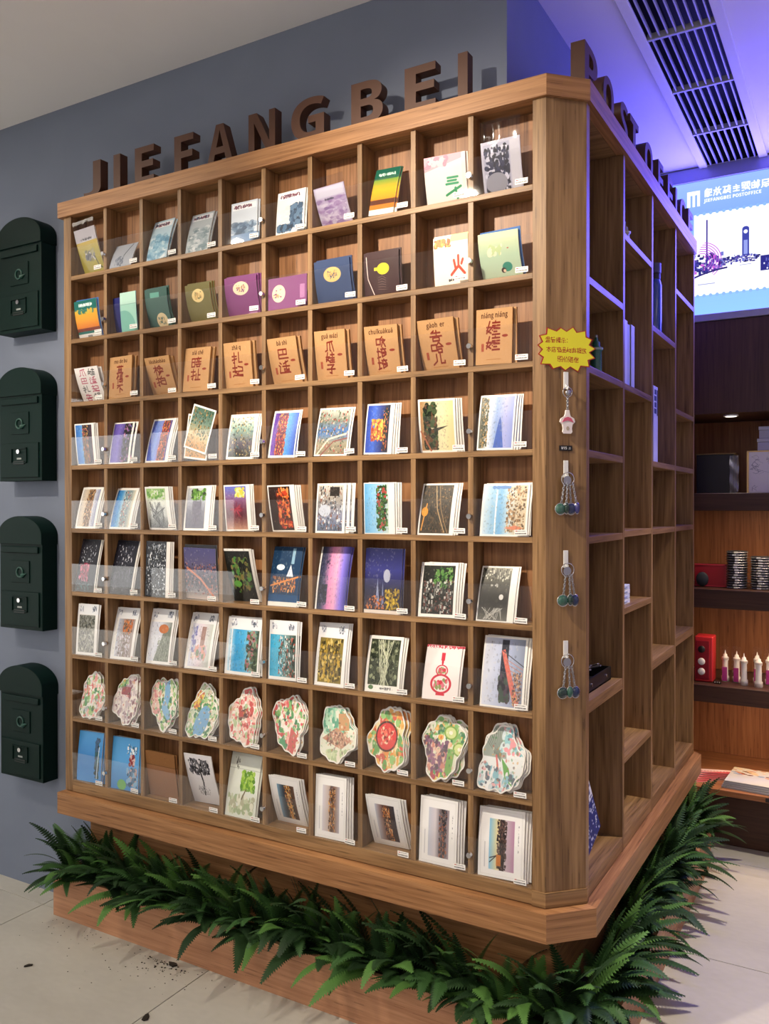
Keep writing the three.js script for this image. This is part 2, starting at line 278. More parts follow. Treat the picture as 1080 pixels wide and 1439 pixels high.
// strokes of the handwritten characters on a ten by ten grid, each stroke a run of x y digits
const STROKES = {
  三: '2282 2575 1888', 解: '3012 304032 134349 1319 1545 1747 3339 519185 7153 6455 6595 5898 7459', 放: '3032 0353 2309 25454938 7052 6393 8349 6499', 碑: '0151 3108 2428 2545 4548 2848 7061 6191 6195 6595 6393 7157 5797 7799',
  主: '4152 1383 1585 1888 5258', 题: '0040 0004 4044 0444 0242 0646 2448 0929 0698 5090 7061 6165 9195 6191 7266 7599', 邮: '0252 0208 5258 0555 0858 3038 7079 70918474 84968778', 局: '1181 8184 1484 1118 1809 2686 8698 9878 3656 3869 5659',
  温: '1122 0314 0918 3080 3034 8084 3484 3282 2696 2629 9699 4649 6669 1999', 馨: '0141 2004 6080 5494 0454 2525 4565 2585 2559 8589 2969 2767 2929', 提: '0343 2029 2918 0645 5090 5054 9094 5494 5292 4696 7069 7797 5799', 示: '2171 0494 5459 5948 2708 7798',
  本: '0292 5059 5217 5297 3868', 店: '5051 1191 1118 1809 5255 5484 3686 3639 8689 3989', 商: '5051 0191 1499 3335 7375 1313 139398 4747 3777 3739 7779 3979', 品: '3070 3034 7074 3474 0545 0509 4549 0949 5595 5559 9599 5999', 如: '2008 0444 4417 0699 6296 6268 9298 6898', 有: '0292 4019 2484 2429 8498 2686 2888',
  损: '0242 2029 2918 0645 5090 5053 9093 5393 4594 4548 9498 7579 7749 7899', 坏: '0343 2028 0949 4192 7146 6369 7599', 照: '0040 0005 4045 0545 0343 5090 7052 9094 5595 5558 9598 0807 2839 5859 8899', 价: '3005 2329 7045 7095 5659 8689', 赔: '0040 0006 4046 2326 2609 2649 7071 5191 6264 8274 5494 5696 5659 9699 5999', 偿: '3005 2329 6062 4142 9192 3393 5484 4696 6549 4999',
  扎: '0343 2029 2918 0645 6068 6898', 起: '0242 2026 0545 2558 0918 1899 5192 9295 5595 5558 5898', 巴: '1181 1118 8185 1585 5155 1898', 适: '1122 0314 1409 0999 8042 3494 6067 4687 4648 8688 4888', 瓜: '8021 2128 2809 5158 5869 7199', 娃: '2008 0444 4417 0648 7074 5292 4595 7579 5797 4999', 子: '1181 8154 5459 5938 0595',
  吹: '0242 0207 4247 0747 6043 5393 9384 7259 7599', 垮: '0333 1018 0938 4191 6044 6094 4494 5595 5658 5896', 告: '3012 2282 5055 0595 2676 2629 7679 2979', 哈: '0242 0207 4247 0747 6043 6094 5484 5686 5659 8689 5989', 儿: '3036 3609 6068 6898 9896', 孃: '2008 0444 4417 0638 6061 4191 4363 7393 4495 4646 5595 5777 4999', 莫: '0191 3033 6063 2474 2427 7477 2575 2777 0898 5719 5899',
  得: '2003 3104 2529 5080 5054 8084 5484 5282 4595 4797 8589 5868', 慌: '2029 0305 4345 5191 6062 8082 4393 5456 5696 5649 7579 8699', 不: '1191 5114 5159 5497', 楼: '0242 2029 2306 2345 6165 4393 6042 6094 4696 6549 8549', 抱: '0242 2029 2918 0645 6043 5292 9297 5494 5447 4798', 瞎: '0131 0108 3138 0434 0838 6061 4191 4494 5274 7175 4696 5658 8688 5888', 扯: '0242 2029 2918 0645 7079 5459 7595 4999', 火: '5055 5509 5599 2236 8274', 叶: '0242 0207 4247 0747 5494 7079',
};
function zi(c, ch, x, y, w, h, color, lw) {
  c.strokeStyle = color; c.lineWidth = lw; c.lineCap = 'round'; c.lineJoin = 'round';
  for (const s of STROKES[ch].split(' ')) { c.beginPath(); for (let i = 0; i + 1 < s.length; i += 2) { const px = x + (+s[i] + 0.5) / 10 * w, py = y + (+s[i + 1] + 0.5) / 10 * h; i ? c.lineTo(px, py) : c.moveTo(px, py); } c.stroke(); }
}
let ps = 1; const pr = () => { ps = (ps * 1103515245 + 12345) >>> 0; return (ps >>> 8) / 16777216; };
const R = (x, y, w, h, c) => { X.fillStyle = c; X.fillRect(x, y, w, h); };
const El = (x, y, rx, ry, c) => { X.fillStyle = c; X.beginPath(); X.ellipse(x, y, rx, ry, 0, 0, 7); X.fill(); };
const Po = (p, c) => { X.fillStyle = c; X.beginPath(); for (let i = 0; i < p.length; i += 2) i ? X.lineTo(p[i], p[i + 1]) : X.moveTo(p[i], p[i + 1]); X.fill(); };
const Li = (p, c, lw) => { X.strokeStyle = c; X.lineWidth = lw; X.lineCap = 'round'; X.lineJoin = 'round'; X.beginPath(); for (let i = 0; i < p.length; i += 2) i ? X.lineTo(p[i], p[i + 1]) : X.moveTo(p[i], p[i + 1]); X.stroke(); };
const Gr = (x, y, w, h, ax, ...st) => { const g = ax === 'x' ? X.createLinearGradient(x, 0, x + w, 0) : X.createLinearGradient(0, y, 0, y + h); st.forEach((s, i) => g.addColorStop(i / (st.length - 1), s)); X.fillStyle = g; X.fillRect(x, y, w, h); };
const Sp = (x, y, w, h, n, s, ...cs) => { if (s > 0.035) { n *= 2.6; s *= 0.6; } for (let i = 0; i < n; i++) { X.fillStyle = cs[Math.floor(pr() * cs.length)]; const a = s * (0.4 + pr()), b = s * (0.4 + pr() * 1.4); X.fillRect(x + pr() * (w - a), y + pr() * (h - b), a, b); } };
const Bl = (x, y, w, h, n, s, ...cs) => { n *= 2; s *= 0.72; for (let i = 0; i < n; i++) { const a = s * (0.4 + pr()), b = s * (0.4 + pr()); El(x + a + pr() * (w - 2 * a), y + b + pr() * (h - 2 * b), a, b, cs[Math.floor(pr() * cs.length)]); } };
const Tx = (t, x, y, h, c, w, f = 'bold') => { X.save(); X.translate(x, y); X.scale(h / 100, h / 100); X.fillStyle = c; X.font = f + ' 100px sans-serif'; X.textAlign = 'center'; X.fillText(t, 0, 0, w ? w * 100 / h : undefined); X.restore(); };
const bd = (b = 0.05, r = b) => { R(0, 0, 1, 1, '#f5f3ec'); return [b, b * 0.8, 1 - b - r, 1 - 1.6 * b]; };
// a landscape print turned on its side: sky, town and water run as upright bands
const turned = (b, r, st, town, tx0, tx1, n, ...cs) => { const [x, y, w, h] = bd(b, r); Gr(x, y, w, h, 'x', ...st); R(x + w * tx0, y, w * (tx1 - tx0), h, town); Sp(x + w * (tx0 - 0.04), y, w * (tx1 - tx0 + 0.08), h, n, 0.045, ...cs); };
const tall = (b, r, st, ...rest) => { const [x, y, w, h] = bd(b, r); Gr(x, y, w, h, 'y', ...st); if (rest.length) Sp(x, y, w, h, rest[0], rest[1], ...rest.slice(2)); };
const ink = (bg, title, cs, y0 = 0.4) => { R(0, 0, 1, 1, bg); if (title) { R(0.06, 0.05, 0.88, 0.14, '#e9ecef'); Sp(0.1, 0.07, 0.7, 0.1, 34, 0.05, title, '#7a4250'); } for (let k = 0; k < 150; k++) { const t = pr(); X.globalAlpha = 0.3 + 0.4 * pr(); El(0.1 + pr() * 0.8, y0 + t * (0.97 - y0), 0.04 + 0.12 * pr(), 0.02 + 0.05 * pr(), cs[Math.floor(pr() * cs.length)]); } X.globalAlpha = 1; };
const medal = (bg, y, c) => { R(0, 0, 1, 1, bg); El(0.5, y, 0.24, 0.17, c); Sp(0.36, y - 0.1, 0.28, 0.2, 14, 0.05, '#c49a5a', bg); };
const kraft = (py, chars, big) => { R(0, 0, 1, 1, '#bd9264'); Sp(0, 0, 1, 1, 260, 0.012, '#ad8355', '#c9a074', '#b78a5c'); Tx(py, 0.5, 0.17, 0.13, '#4a2414', 0.8, 'bold'); const n = chars.length, s = Math.min(0.27, 0.66 / n); [...chars].forEach((ch, i) => zi(X, ch, 0.48 - s * 0.66 * big, 0.22 + i * s, s * 1.32 * big, s * 0.96, '#7c2a1c', 0.034)); El(0.8, 0.5, 0.08, 0.025, '#8c3323'); R(0.16, 0.62, 0.07, 0.14, '#9c4a35'); R(0.3, 0.9, 0.4, 0.012, '#a5703f'); };
const fine = (n, s, al, cs) => { X.globalAlpha = al; for (let i = 0; i < n; i++) { X.fillStyle = cs[Math.floor(pr() * cs.length)]; X.beginPath(); X.ellipse(pr(), pr(), s * (0.2 + 0.8 * pr()), s * (0.2 + 0.6 * pr()), pr() * 3, 0, 7); X.fill(); } X.globalAlpha = 1; };
const photoFrame = (st, town, cs, v = 0.5) => { R(0, 0, 1, 1, '#f3f2ee'); R(0.05, 0.04, 0.9, 0.92, '#e9e8e4'); R(0.07, 0.05, 0.86, 0.9, '#f6f5f2'); Gr(0.24, 0.16, 0.54, 0.72, 'x', ...st); R(0.24 + 0.54 * (v - 0.08), 0.16, 0.1, 0.72, town); Sp(0.24 + 0.54 * (v - 0.2), 0.16, 0.22, 0.72, 90, 0.045, ...cs); R(0.14, 0.5, 0.02, 0.36, '#c9c9cc'); Sp(0.86, 0.2, 0.02, 0.4, 24, 0.012, '#9a9aa0'); };
const blob = (k, n = 72) => { const p = []; for (let i = 0; i < n; i++) { const a = i / n * Math.PI * 2; const r = 0.84 + 0.085 * Math.sin(3 * a + k * 2.1) + 0.06 * Math.sin(5 * a + k * 1.3) + 0.03 * Math.sin(12 * a + k); p.push([Math.cos(a) * 0.5 * r, Math.sin(a) * 0.5 * r]); } return p; };
const die = (k, f) => { R(0, 0, 1, 1, '#f4f2ea'); X.save(); X.beginPath(); blob(k).forEach(([a, b], i) => (i ? X.lineTo(0.5 + a * 0.93, 0.5 - b * 0.93) : X.moveTo(0.5 + a * 0.93, 0.5 - b * 0.93))); X.clip(); f(); R(0, 0, 1, 1, 'rgba(250,246,236,0.22)'); fine(160, 0.03, 0.5, ['#fdf8ec', '#c8584e', '#4f8a58', '#e2b8a4', '#8fb48a', '#5a4a48', '#e8dcc4', '#d9a05a']); X.restore(); };
const LEAF = ['#3f8a4a', '#6fae5c', '#9cc779', '#2f6d45'], ROSE = ['#d94a4f', '#e98b86', '#f2b3a6', '#c23a3a'];
// description, painter and number of further cards behind, row by row
const PICS = [
  [
    ['sleeved card packet with a white top and yellow lower half', () => { R(0, 0, 1, 1, '#d8d4d2'); R(0, 0.28, 1, 0.72, '#c9bb3c'); Gr(0, 0.28, 1, 0.2, 'y', '#d9b93a', '#cfc24a'); Bl(0.25, 0.42, 0.5, 0.3, 14, 0.07, '#e5dfd0', '#8a8a86', '#b9b06a'); Li([0.7, 0.6, 0.78, 0.8, 0.9, 0.86], '#34401f', 0.03); Sp(0.3, 0.45, 0.3, 0.25, 12, 0.05, '#4a4f58'); Sp(0.2, 0.2, 0.6, 0.06, 12, 0.04, '#555'); }, 1],
    ['pale grey ink-wash card slid low in its pocket', () => { R(0, 0, 1, 1, '#aab0bb'); Li([0.8, 0.05, 0.55, 0.5, 0.5, 0.95], '#4a4f5c', 0.04); Bl(0.2, 0.5, 0.5, 0.45, 20, 0.06, '#8e97a6', '#6b7484'); }, 0],
    ['pale blue waterfall booklet with slate title bar', () => { ink('#b9d3e0', '#3f5068', ['#7fb2cc', '#5f97b8', '#b5d5e2', '#4b7f9f', '#f2f7f8']); }, 1],
    ['grey green misty gorge booklet with slate title bar', () => { ink('#bcc6ca', '#3f5068', ['#8ea3ab', '#6f8790', '#b9c6ca', '#f0f2f2']); }, 1],
    ['booklet with a deep blue river under white sky', () => { ink('#cfd8e2', '#6a4858', ['#33506e', '#50708f', '#88a3bd', '#2c4460'], 0.52); R(0, 0.78, 1, 0.22, '#6f8fb4'); }, 1],
    ['white booklet with a dark navy ink crag', () => { ink('#e6e6e2', '#6a4858', ['#c9cdd2', '#dfe1e0']); Bl(0.45, 0.3, 0.5, 0.6, 50, 0.09, '#2a3c52', '#3f5873', '#5f7b96'); Bl(0.02, 0.75, 0.6, 0.22, 30, 0.08, '#1f3146', '#496885'); }, 1],
    ['lilac ink-wash card in a clear sleeve', () => { R(0, 0, 1, 1, '#d9d0de'); R(0.04, 0.04, 0.7, 0.2, '#efeef2'); ink('#d5cadd', null, ['#b99ac6', '#a884b8', '#e5d8e6', '#8f6aa5', '#efe9ee'], 0.28); R(0.05, 0.03, 0.9, 0.22, '#e9e6ee'); Sp(0.3, 0.28, 0.3, 0.05, 10, 0.05, '#5b5468'); }, 0],
    ['narrow booklet with green top and orange desert dunes', () => { R(0, 0, 1, 1, '#1f5f4c'); Sp(0.15, 0.1, 0.7, 0.08, 24, 0.05, '#c9e5d2'); Gr(0, 0.24, 1, 0.46, 'y', '#6f9a3c', '#f0b323', '#ea8f1b'); R(0, 0.68, 1, 0.12, '#5a2a10'); R(0, 0.78, 1, 0.1, '#c9761c'); R(0, 0.88, 1, 0.12, '#e6e2da'); }, 1],
    ['white card pack with pink corner and green brush character', () => { R(0, 0, 1, 1, '#efe6dd'); Po([0, 0, 1, 0, 1, 0.1, 0, 0.3], '#e9a9b3'); Bl(0, 0, 0.6, 0.25, 18, 0.08, '#e38d9e', '#efc2c8'); zi(X, '三', 0.45, 0.42, 0.4, 0.2, '#3f9c6e', 0.045); Li([0.85, 0.66, 0.5, 0.8], '#2f8f5c', 0.05); Li([0.72, 0.68, 0.76, 0.92], '#2f8f5c', 0.05); R(0.9, 0, 0.1, 1, '#e8dcd5'); }, 2],
    ['bagged card with black leaf pattern and grey disc', () => { R(0, 0, 1, 1, '#dcdae0'); R(0.06, 0.06, 0.66, 0.88, '#c6c6d2'); Bl(0.06, 0.08, 0.66, 0.86, 120, 0.06, '#1a1c26', '#2c2f40', '#e8e8ee', '#3b3f58'); El(0.35, 0.76, 0.27, 0.18, '#a9a9ae'); R(0.74, 0.05, 0.22, 0.9, '#e6e4e4'); }, 0],
  ],
  [
    ['green and orange sunset booklet standing before a blue one', () => { R(0, 0, 1, 1, '#176a63'); Sp(0.2, 0.08, 0.6, 0.1, 24, 0.06, '#d9eee8'); Gr(0, 0.26, 1, 0.5, 'y', '#e9b62a', '#f2a81e', '#e0741a'); Bl(0, 0.22, 0.9, 0.14, 12, 0.08, '#d9c040', '#2b7a6a'); R(0, 0.72, 1, 0.08, '#7a2c14'); R(0, 0.86, 1, 0.14, '#e4e3e0'); R(0.4, 0.9, 0.2, 0.06, '#888'); }, 1],
    ['pale aqua booklet overlapping a dark blue one', () => { R(0, 0, 1, 1, '#a9dccb'); R(0, 0, 1, 0.3, '#bfe6d6'); El(0.2, 0.9, 0.7, 0.45, '#7fbfb0'); R(0, 0.3, 1, 0.01, '#6fa898'); }, 0],
    ['dark green booklet with a cream disc low down', () => { R(0, 0, 1, 1, '#43665f'); R(0.24, 0.1, 0.4, 0.13, '#6aa898'); El(0.62, 0.8, 0.24, 0.19, '#dcc9a0'); Sp(0.45, 0.7, 0.3, 0.2, 12, 0.06, '#b59a68', '#43665f'); }, 1],
    ['olive booklet with a gold medallion', () => { medal('#716a3c', 0.3, '#e8cf8e'); }, 2],
    ['upright purple booklet with a cream medallion', () => { medal('#7b3c72', 0.3, '#ead6b4'); Sp(0.55, 0.9, 0.35, 0.05, 8, 0.05, '#b58ab0'); }, 2],
    ['purple booklet lying on its side with pale spine label', () => { R(0, 0, 1, 1, '#7d3d74'); El(0.28, 0.5, 0.17, 0.27, '#ead6b4'); Sp(0.12, 0.35, 0.25, 0.3, 10, 0.06, '#c09a5c', '#7d3d74'); R(0.82, 0.3, 0.12, 0.42, '#a873a0'); }, 0],
    ['navy blue booklet with a gold medallion', () => { medal('#37476b', 0.34, '#dcb774'); }, 1],
    ['dark brown booklet with a yellow bulb emblem', () => { R(0, 0, 1, 1, '#3b2122'); El(0.55, 0.4, 0.17, 0.13, '#ece22c'); R(0.3, 0.36, 0.2, 0.07, '#ece22c'); Li([0.08, 0.1, 0.12, 0.6, 0.28, 0.96], '#e9d9cf', 0.02); for (let k = 0; k < 6; k++) Li([0.4, 0.6 + 0.05 * k, 0.52, 0.56 + 0.06 * k, 0.62, 0.62 + 0.05 * k], '#7d6a62', 0.012); }, 1],
    ['cream booklet with a large red brush character', () => { R(0, 0, 1, 1, '#f3ecdc'); Bl(0.02, 0.03, 0.5, 0.2, 26, 0.06, '#e08a4a', '#d9b25c', '#b8623c'); R(0.5, 0, 0.5, 0.12, '#efdf8e'); zi(X, '火', 0.48, 0.4, 0.42, 0.4, '#d9472f', 0.06); Sp(0.4, 0.86, 0.3, 0.04, 10, 0.03, '#444'); }, 1],
    ['mint green booklet with a small figure, blue one behind', () => { R(0, 0, 1, 1, '#cfd9a8'); Gr(0, 0, 1, 1, 'y', '#d6ddb0', '#b9d2b4', '#c3d6bb'); Bl(0.2, 0.25, 0.4, 0.25, 12, 0.07, '#e9e8c8', '#c2d49c'); El(0.66, 0.72, 0.12, 0.09, '#3f8f7c'); El(0.56, 0.78, 0.06, 0.05, '#3b2b28'); El(0.58, 0.79, 0.035, 0.03, '#eecdb0'); R(0.7, 0.35, 0.04, 0.02, '#c05040'); }, 1],
  ],
  [
    ['white handbook printed with pink and grey characters', () => { R(0, 0, 1, 1, '#e8e4e2'); [...'瓜娃巴适扎起告得'].forEach((c, i) => zi(X, c, 0.16 + (i % 2) * 0.38, 0.05 + (i >> 1) * 0.23, 0.3, 0.2, i % 3 === 1 ? '#555' : '#b5566e', 0.025)); }, 1],
    ['kraft notebook headed by the pinyin mo de bu', () => kraft('mo de bu', '莫得不', 1), 1],
    ['kraft notebook headed by the pinyin loubaobao', () => kraft('lóubàobào', '楼抱', 1.1), 1],
    ['kraft notebook headed by the pinyin xia che', () => kraft('xiā chě', '瞎扯', 1.1), 1],
    ['kraft notebook headed by the pinyin zha qi', () => kraft('zhā qǐ', '扎起', 1.1), 1],
    ['kraft notebook headed by the pinyin ba shi', () => kraft('bā shì', '巴适', 1.1), 1],
    ['kraft notebook headed by the pinyin gua wa zi', () => kraft('guā wázi', '瓜娃子', 1), 1],
    ['kraft notebook headed by the pinyin chui kua kua', () => kraft('chuīkuākuā', '吹垮垮', 1), 1],
    ['kraft notebook headed by the pinyin gao haer', () => kraft('gàohǎer', '告哈儿', 1.2), 1],
    ['kraft notebook headed by the pinyin niang niang', () => kraft('niáng niáng', '孃孃', 1.1), 1],
  ],
  [
    ['postcard of a gold-lit river bank beside blue sky', () => turned(0.05, 0.14, ['#2f6fc0', '#3f86d8', '#7fb2e0', '#20232e', '#4a2438'], '#241d1a', 0.42, 0.75, 120, '#d9a24a', '#8a5a2a', '#30303a', '#c04a5a'), 2],
    ['postcard of a violet night shore', () => turned(0.05, 0.1, ['#5f4fae', '#7a68c4', '#4a3a80', '#17141e'], '#141218', 0.6, 1, 70, '#d98ac0', '#2a2840', '#8a7ad0', '#0c0c10'), 1],
    ['postcard of a red-lit town between violet sky and river', () => turned(0.06, 0.14, ['#4a58b8', '#7a9ae0', '#8a7ad0', '#4a3878'], '#5a2a28', 0.55, 0.9, 150, '#d94a30', '#e98a3c', '#7a2a30', '#2c2438'), 2],
    ['postcard of a green temple hill propped askew', () => { tall(0.06, 0.06, ['#4a6a58', '#6f8a7a', '#d9c49a', '#c08a4a'], 60, 0.06, '#3a4a3a', '#c9a05a', '#8a6a3a', '#2f5a48'); }, 1],
    ['postcard of a dusky street with pale green foreground', () => { tall(0.07, 0.12, ['#dfe6dc', '#8fb0a0', '#6a6470', '#3c3a34'], 80, 0.05, '#2a2c2c', '#9a8a5a', '#54707a', '#c9b890'); }, 2],
    ['postcard of a crimson-lit bank against bright blue water', () => turned(0.07, 0.05, ['#7a5ac0', '#6a3a90', '#5fb0e8', '#4a8ae0', '#3a58b8'], '#6a2440', 0.2, 0.55, 130, '#d9483c', '#e9a04a', '#4a2a58', '#7a2a3a'), 1],
    ['postcard of a curving road overpass and blue pool', () => { tall(0.05, 0.05, ['#c9ccc0', '#7a8070', '#3a6fb8', '#a09a80', '#8a7a60'], 90, 0.05, '#38402c', '#c9b8a0', '#54604a', '#b04a44'); Li([0.1, 0.95, 0.4, 0.65, 0.9, 0.55], '#e0d4c0', 0.04); Li([0.2, 0.98, 0.55, 0.7, 0.94, 0.64], '#8a4a44', 0.03); }, 1],
    ['postcard of a yellow-lit cliff palace mirrored in blue', () => { const [x, y, w, h] = bd(0.05, 0.16); Gr(x, y, w, h, 'x', '#2a4ab8', '#3f68d0', '#2a3a80', '#10142a'); Bl(0.2, 0.3, 0.55, 0.45, 90, 0.05, '#e8b03a', '#f0d060', '#d9703a', '#b04028'); Sp(0.62, 0.05, 0.18, 0.9, 60, 0.05, '#141a20', '#c96a3a', '#20301a'); }, 3],
    ['postcard of dark leafy trees against cream sky', () => { const [x, y, w, h] = bd(0.06, 0.06); Gr(x, y, w, h, 'x', '#a87a4a', '#d9cfae', '#efe4b4', '#e6d49a'); Bl(0.12, 0.05, 0.4, 0.9, 90, 0.07, '#2a3420', '#1a2418', '#4a5a3a', '#6a4a34'); Po([0.4, 0.55, 0.8, 0.5, 0.42, 0.62], '#3a3a30'); Li([0.06, 0.6, 0.3, 0.95], '#b06a4a', 0.04); }, 3],
    ['postcard of a pale blue tower rising over violet sky', () => { const [x, y, w, h] = bd(0.05, 0.05); Gr(x, y, w, h, 'x', '#5a5a44', '#e6ecee', '#8aa6d8', '#a8aee0', '#8a9ad8'); Sp(0.08, 0.05, 0.2, 0.9, 90, 0.05, '#2a3424', '#5a5a40', '#c09a5a', '#38442e'); Po([0.45, 0.95, 0.56, 0.5, 0.6, 0.4, 0.64, 0.5, 0.72, 0.95], '#3f62b8'); }, 3],
  ],
  [
    ['postcard of stilted houses in warm dusk light', () => turned(0.07, 0.12, ['#cfc9c0', '#d9c8b0', '#a88a6a', '#d0d0d8', '#8a90b0'], '#8a6a4a', 0.35, 0.7, 110, '#c98a4a', '#5a3a2a', '#e0c8a0', '#3a3840'), 2],
    ['postcard of a bright blue sky over a pale shore', () => turned(0.07, 0.12, ['#2a78c8', '#4a9ad8', '#c8d8dc', '#8a9a9c', '#e0d8c0'], '#8fa0a0', 0.45, 0.75, 70, '#3a4a50', '#b04a4a', '#e8e4d8', '#5a8aa0'), 2],
    ['postcard of grey bare branches below green leaves', () => { tall(0.06, 0.16, ['#9ac07a', '#dfe4d8', '#c8ccc8', '#3a3c3a'], 0, 0); Bl(0.06, 0.05, 0.75, 0.25, 40, 0.06, '#6fa850', '#a9d080', '#dfe8d0'); for (let k = 0; k < 26; k++) Li([0.45 + 0.2 * pr(), 0.95, 0.2 + 0.5 * pr(), 0.7, 0.1 + 0.7 * pr(), 0.35 + 0.2 * pr()], '#2c2e2c', 0.014); }, 2],
    ['postcard of a grey tower under hanging green leaves', () => { tall(0.07, 0.2, ['#c8d0d0', '#a8acb8', '#6a6878', '#5a5868'], 0, 0); Bl(0.2, 0.05, 0.6, 0.3, 40, 0.06, '#5a8a3a', '#8ab860', '#3a4a34'); R(0.3, 0.35, 0.35, 0.55, '#5a5468'); Sp(0.3, 0.3, 0.35, 0.6, 40, 0.05, '#7a7488', '#4a4450'); }, 2],
    ['postcard of a crimson firework over violet dusk', () => { tall(0.05, 0.16, ['#6a78d0', '#8a5a80', '#5a2430', '#c89a80'], 0, 0); for (let k = 0; k < 60; k++) { const a = pr() * 7; Li([0.45, 0.52, 0.45 + 0.3 * pr() * Math.cos(a), 0.52 + 0.24 * pr() * Math.sin(a)], pr() < 0.5 ? '#8a2438' : '#c04858', 0.012); } Bl(0.4, 0.05, 0.4, 0.24, 26, 0.06, '#e8c84a', '#c0d060', '#f0e8a0'); }, 2],
    ['postcard of an orange-red autumn street tree', () => { const [x, y, w, h] = bd(0.05, 0.18); R(x, y, w, h, '#2c1812'); Bl(0.3, 0.04, 0.5, 0.9, 110, 0.06, '#c8401c', '#e06a2a', '#8a2814', '#4a1c12', '#e8924a'); }, 3],
    ['postcard of a white railway carriage and dark gatehouse', () => { tall(0.06, 0.1, ['#c8c4b8', '#9a948c', '#8a90a8', '#54627a'], 80, 0.06, '#d8dce0', '#4a3a34', '#8a5a4a', '#3a4654'); R(0.45, 0.08, 0.32, 0.18, '#2c2622'); El(0.3, 0.55, 0.2, 0.12, '#c8cfdc'); }, 2],
    ['postcard of blue sky beside a leafy green hillside', () => { const [x, y, w, h] = bd(0.03, 0.2); Gr(x, y, w, h, 'x', '#6ab0e0', '#8ac4ea', '#a8d0e8', '#c8d8d0'); Bl(0.4, 0.04, 0.38, 0.92, 100, 0.05, '#1c3418', '#3a6a2c', '#5a8a3a', '#2a4a24', '#b04a44'); }, 3],
    ['postcard of light trails on a dark highway', () => { const [x, y, w, h] = bd(0.05, 0.12); R(x, y, w, h, '#3a3020'); Sp(x, y, w, h, 120, 0.05, '#5a4428', '#20201a', '#7a5a34', '#14140f'); Li([0.4, 0.06, 0.5, 0.5, 0.74, 0.94], '#c8a878', 0.02); Li([0.5, 0.06, 0.6, 0.5, 0.82, 0.94], '#a88a60', 0.015); El(0.16, 0.55, 0.09, 0.09, '#f09a2a'); Li([0.1, 0.9, 0.2, 0.4], '#e8a040', 0.03); }, 2],
    ['broad postcard of pale blue river bridge and brown town', () => { const [x, y, w, h] = bd(0.05, 0.05); Gr(x, y, w, h, 'x', '#cfe0ea', '#9ac4e0', '#7ab4de', '#c8dce4', '#c8b89a', '#d8ccb0'); R(0.3, 0.12, 0.03, 0.84, '#eef4f6'); Sp(0.52, 0.04, 0.42, 0.9, 120, 0.05, '#8a6a44', '#b8946a', '#5a4630', '#dcc8a4'); Po([0.5, 0.84, 0.74, 0.79, 0.9, 0.84, 0.74, 0.88], '#d98a6a'); Sp(0.2, 0.05, 0.4, 0.05, 12, 0.06, '#5a8ac8'); }, 2],
  ],
  [
    ['tall dark card of a tower with magenta lights', () => { R(0, 0, 1, 1, '#1d1c26'); R(0.94, 0, 0.06, 1, '#f0ece4'); Sp(0.1, 0.1, 0.75, 0.35, 30, 0.04, '#c8ccd4', '#3a3c4a'); Sp(0.1, 0.45, 0.5, 0.36, 60, 0.06, '#b0244a', '#6a1c30', '#d86a8a'); Sp(0.1, 0.82, 0.7, 0.16, 20, 0.06, '#4a7a80', '#2a2c38'); }, 1],
    ['tall dark card sprinkled with pale window lights', () => { R(0, 0, 1, 1, '#1f1e2a'); R(0.93, 0, 0.07, 1, '#f0ece4'); Sp(0.1, 0.08, 0.7, 0.4, 40, 0.045, '#cfd0d8', '#4a4c5c', '#2c2c3a'); Sp(0.1, 0.5, 0.7, 0.46, 50, 0.06, '#4a4858', '#32323e', '#6a6474'); }, 1],
    ['tall black and white card of crowded hillside houses', () => { R(0, 0, 1, 1, '#2c2f36'); R(0.84, 0, 0.16, 1, '#f0ece4'); Sp(0.02, 0.02, 0.8, 0.96, 170, 0.05, '#e8ecf0', '#14161a', '#8a929c', '#3a4048'); }, 2],
    ['wide indigo card of a lit street before a black one', () => { Gr(0, 0, 1, 1, 'y', '#4a4878', '#5a5478', '#3a3a48', '#c8b8b0'); Sp(0, 0.28, 1, 0.62, 90, 0.05, '#b06a5a', '#5a4a58', '#8a7a88', '#2c2c36'); Li([0.1, 0.4, 0.5, 0.6, 0.9, 0.95], '#c8785a', 0.05); }, 1],
    ['dark card of a green and gold pavilion', () => { R(0, 0, 1, 1, '#20211e'); R(0, 0, 1, 0.05, '#f0ece4'); R(0.9, 0, 0.1, 1, '#d8d4cc'); Bl(0.1, 0.15, 0.75, 0.7, 80, 0.06, '#3a3c2a', '#6a7a3a', '#14140f', '#8a7a44', '#4a8a3a'); El(0.3, 0.66, 0.14, 0.06, '#6ab04a'); }, 1],
    ['dark blue card of a moonlit tower and orange bridge', () => { R(0, 0, 1, 1, '#17385a'); R(0.66, 0.03, 0.1, 0.26, '#8ab0c8'); El(0.32, 0.35, 0.14, 0.05, '#d8e8f0'); Po([0.55, 0.5, 0.66, 0.3, 0.78, 0.5], '#dce4ec'); Sp(0.1, 0.5, 0.8, 0.28, 90, 0.05, '#c8743c', '#e8a860', '#2a3c50', '#5a3a2c'); Li([0.05, 0.66, 0.95, 0.5], '#d98a4a', 0.03); R(0, 0.8, 1, 0.12, '#1c4a78'); R(0, 0.92, 1, 0.08, '#e8e4dc'); }, 1],
    ['tall card graded from navy through pink to violet', () => { Gr(0, 0, 1, 1, 'x', '#20263a', '#4a4a68', '#d88ab8', '#e8a8c8', '#8a7ae0', '#3a3880'); R(0, 0, 0.06, 1, '#efece4'); R(0.06, 0.6, 0.3, 0.3, '#2a2c3a'); Sp(0.08, 0.05, 0.3, 0.9, 30, 0.05, '#2c3248', '#5a5878'); }, 1],
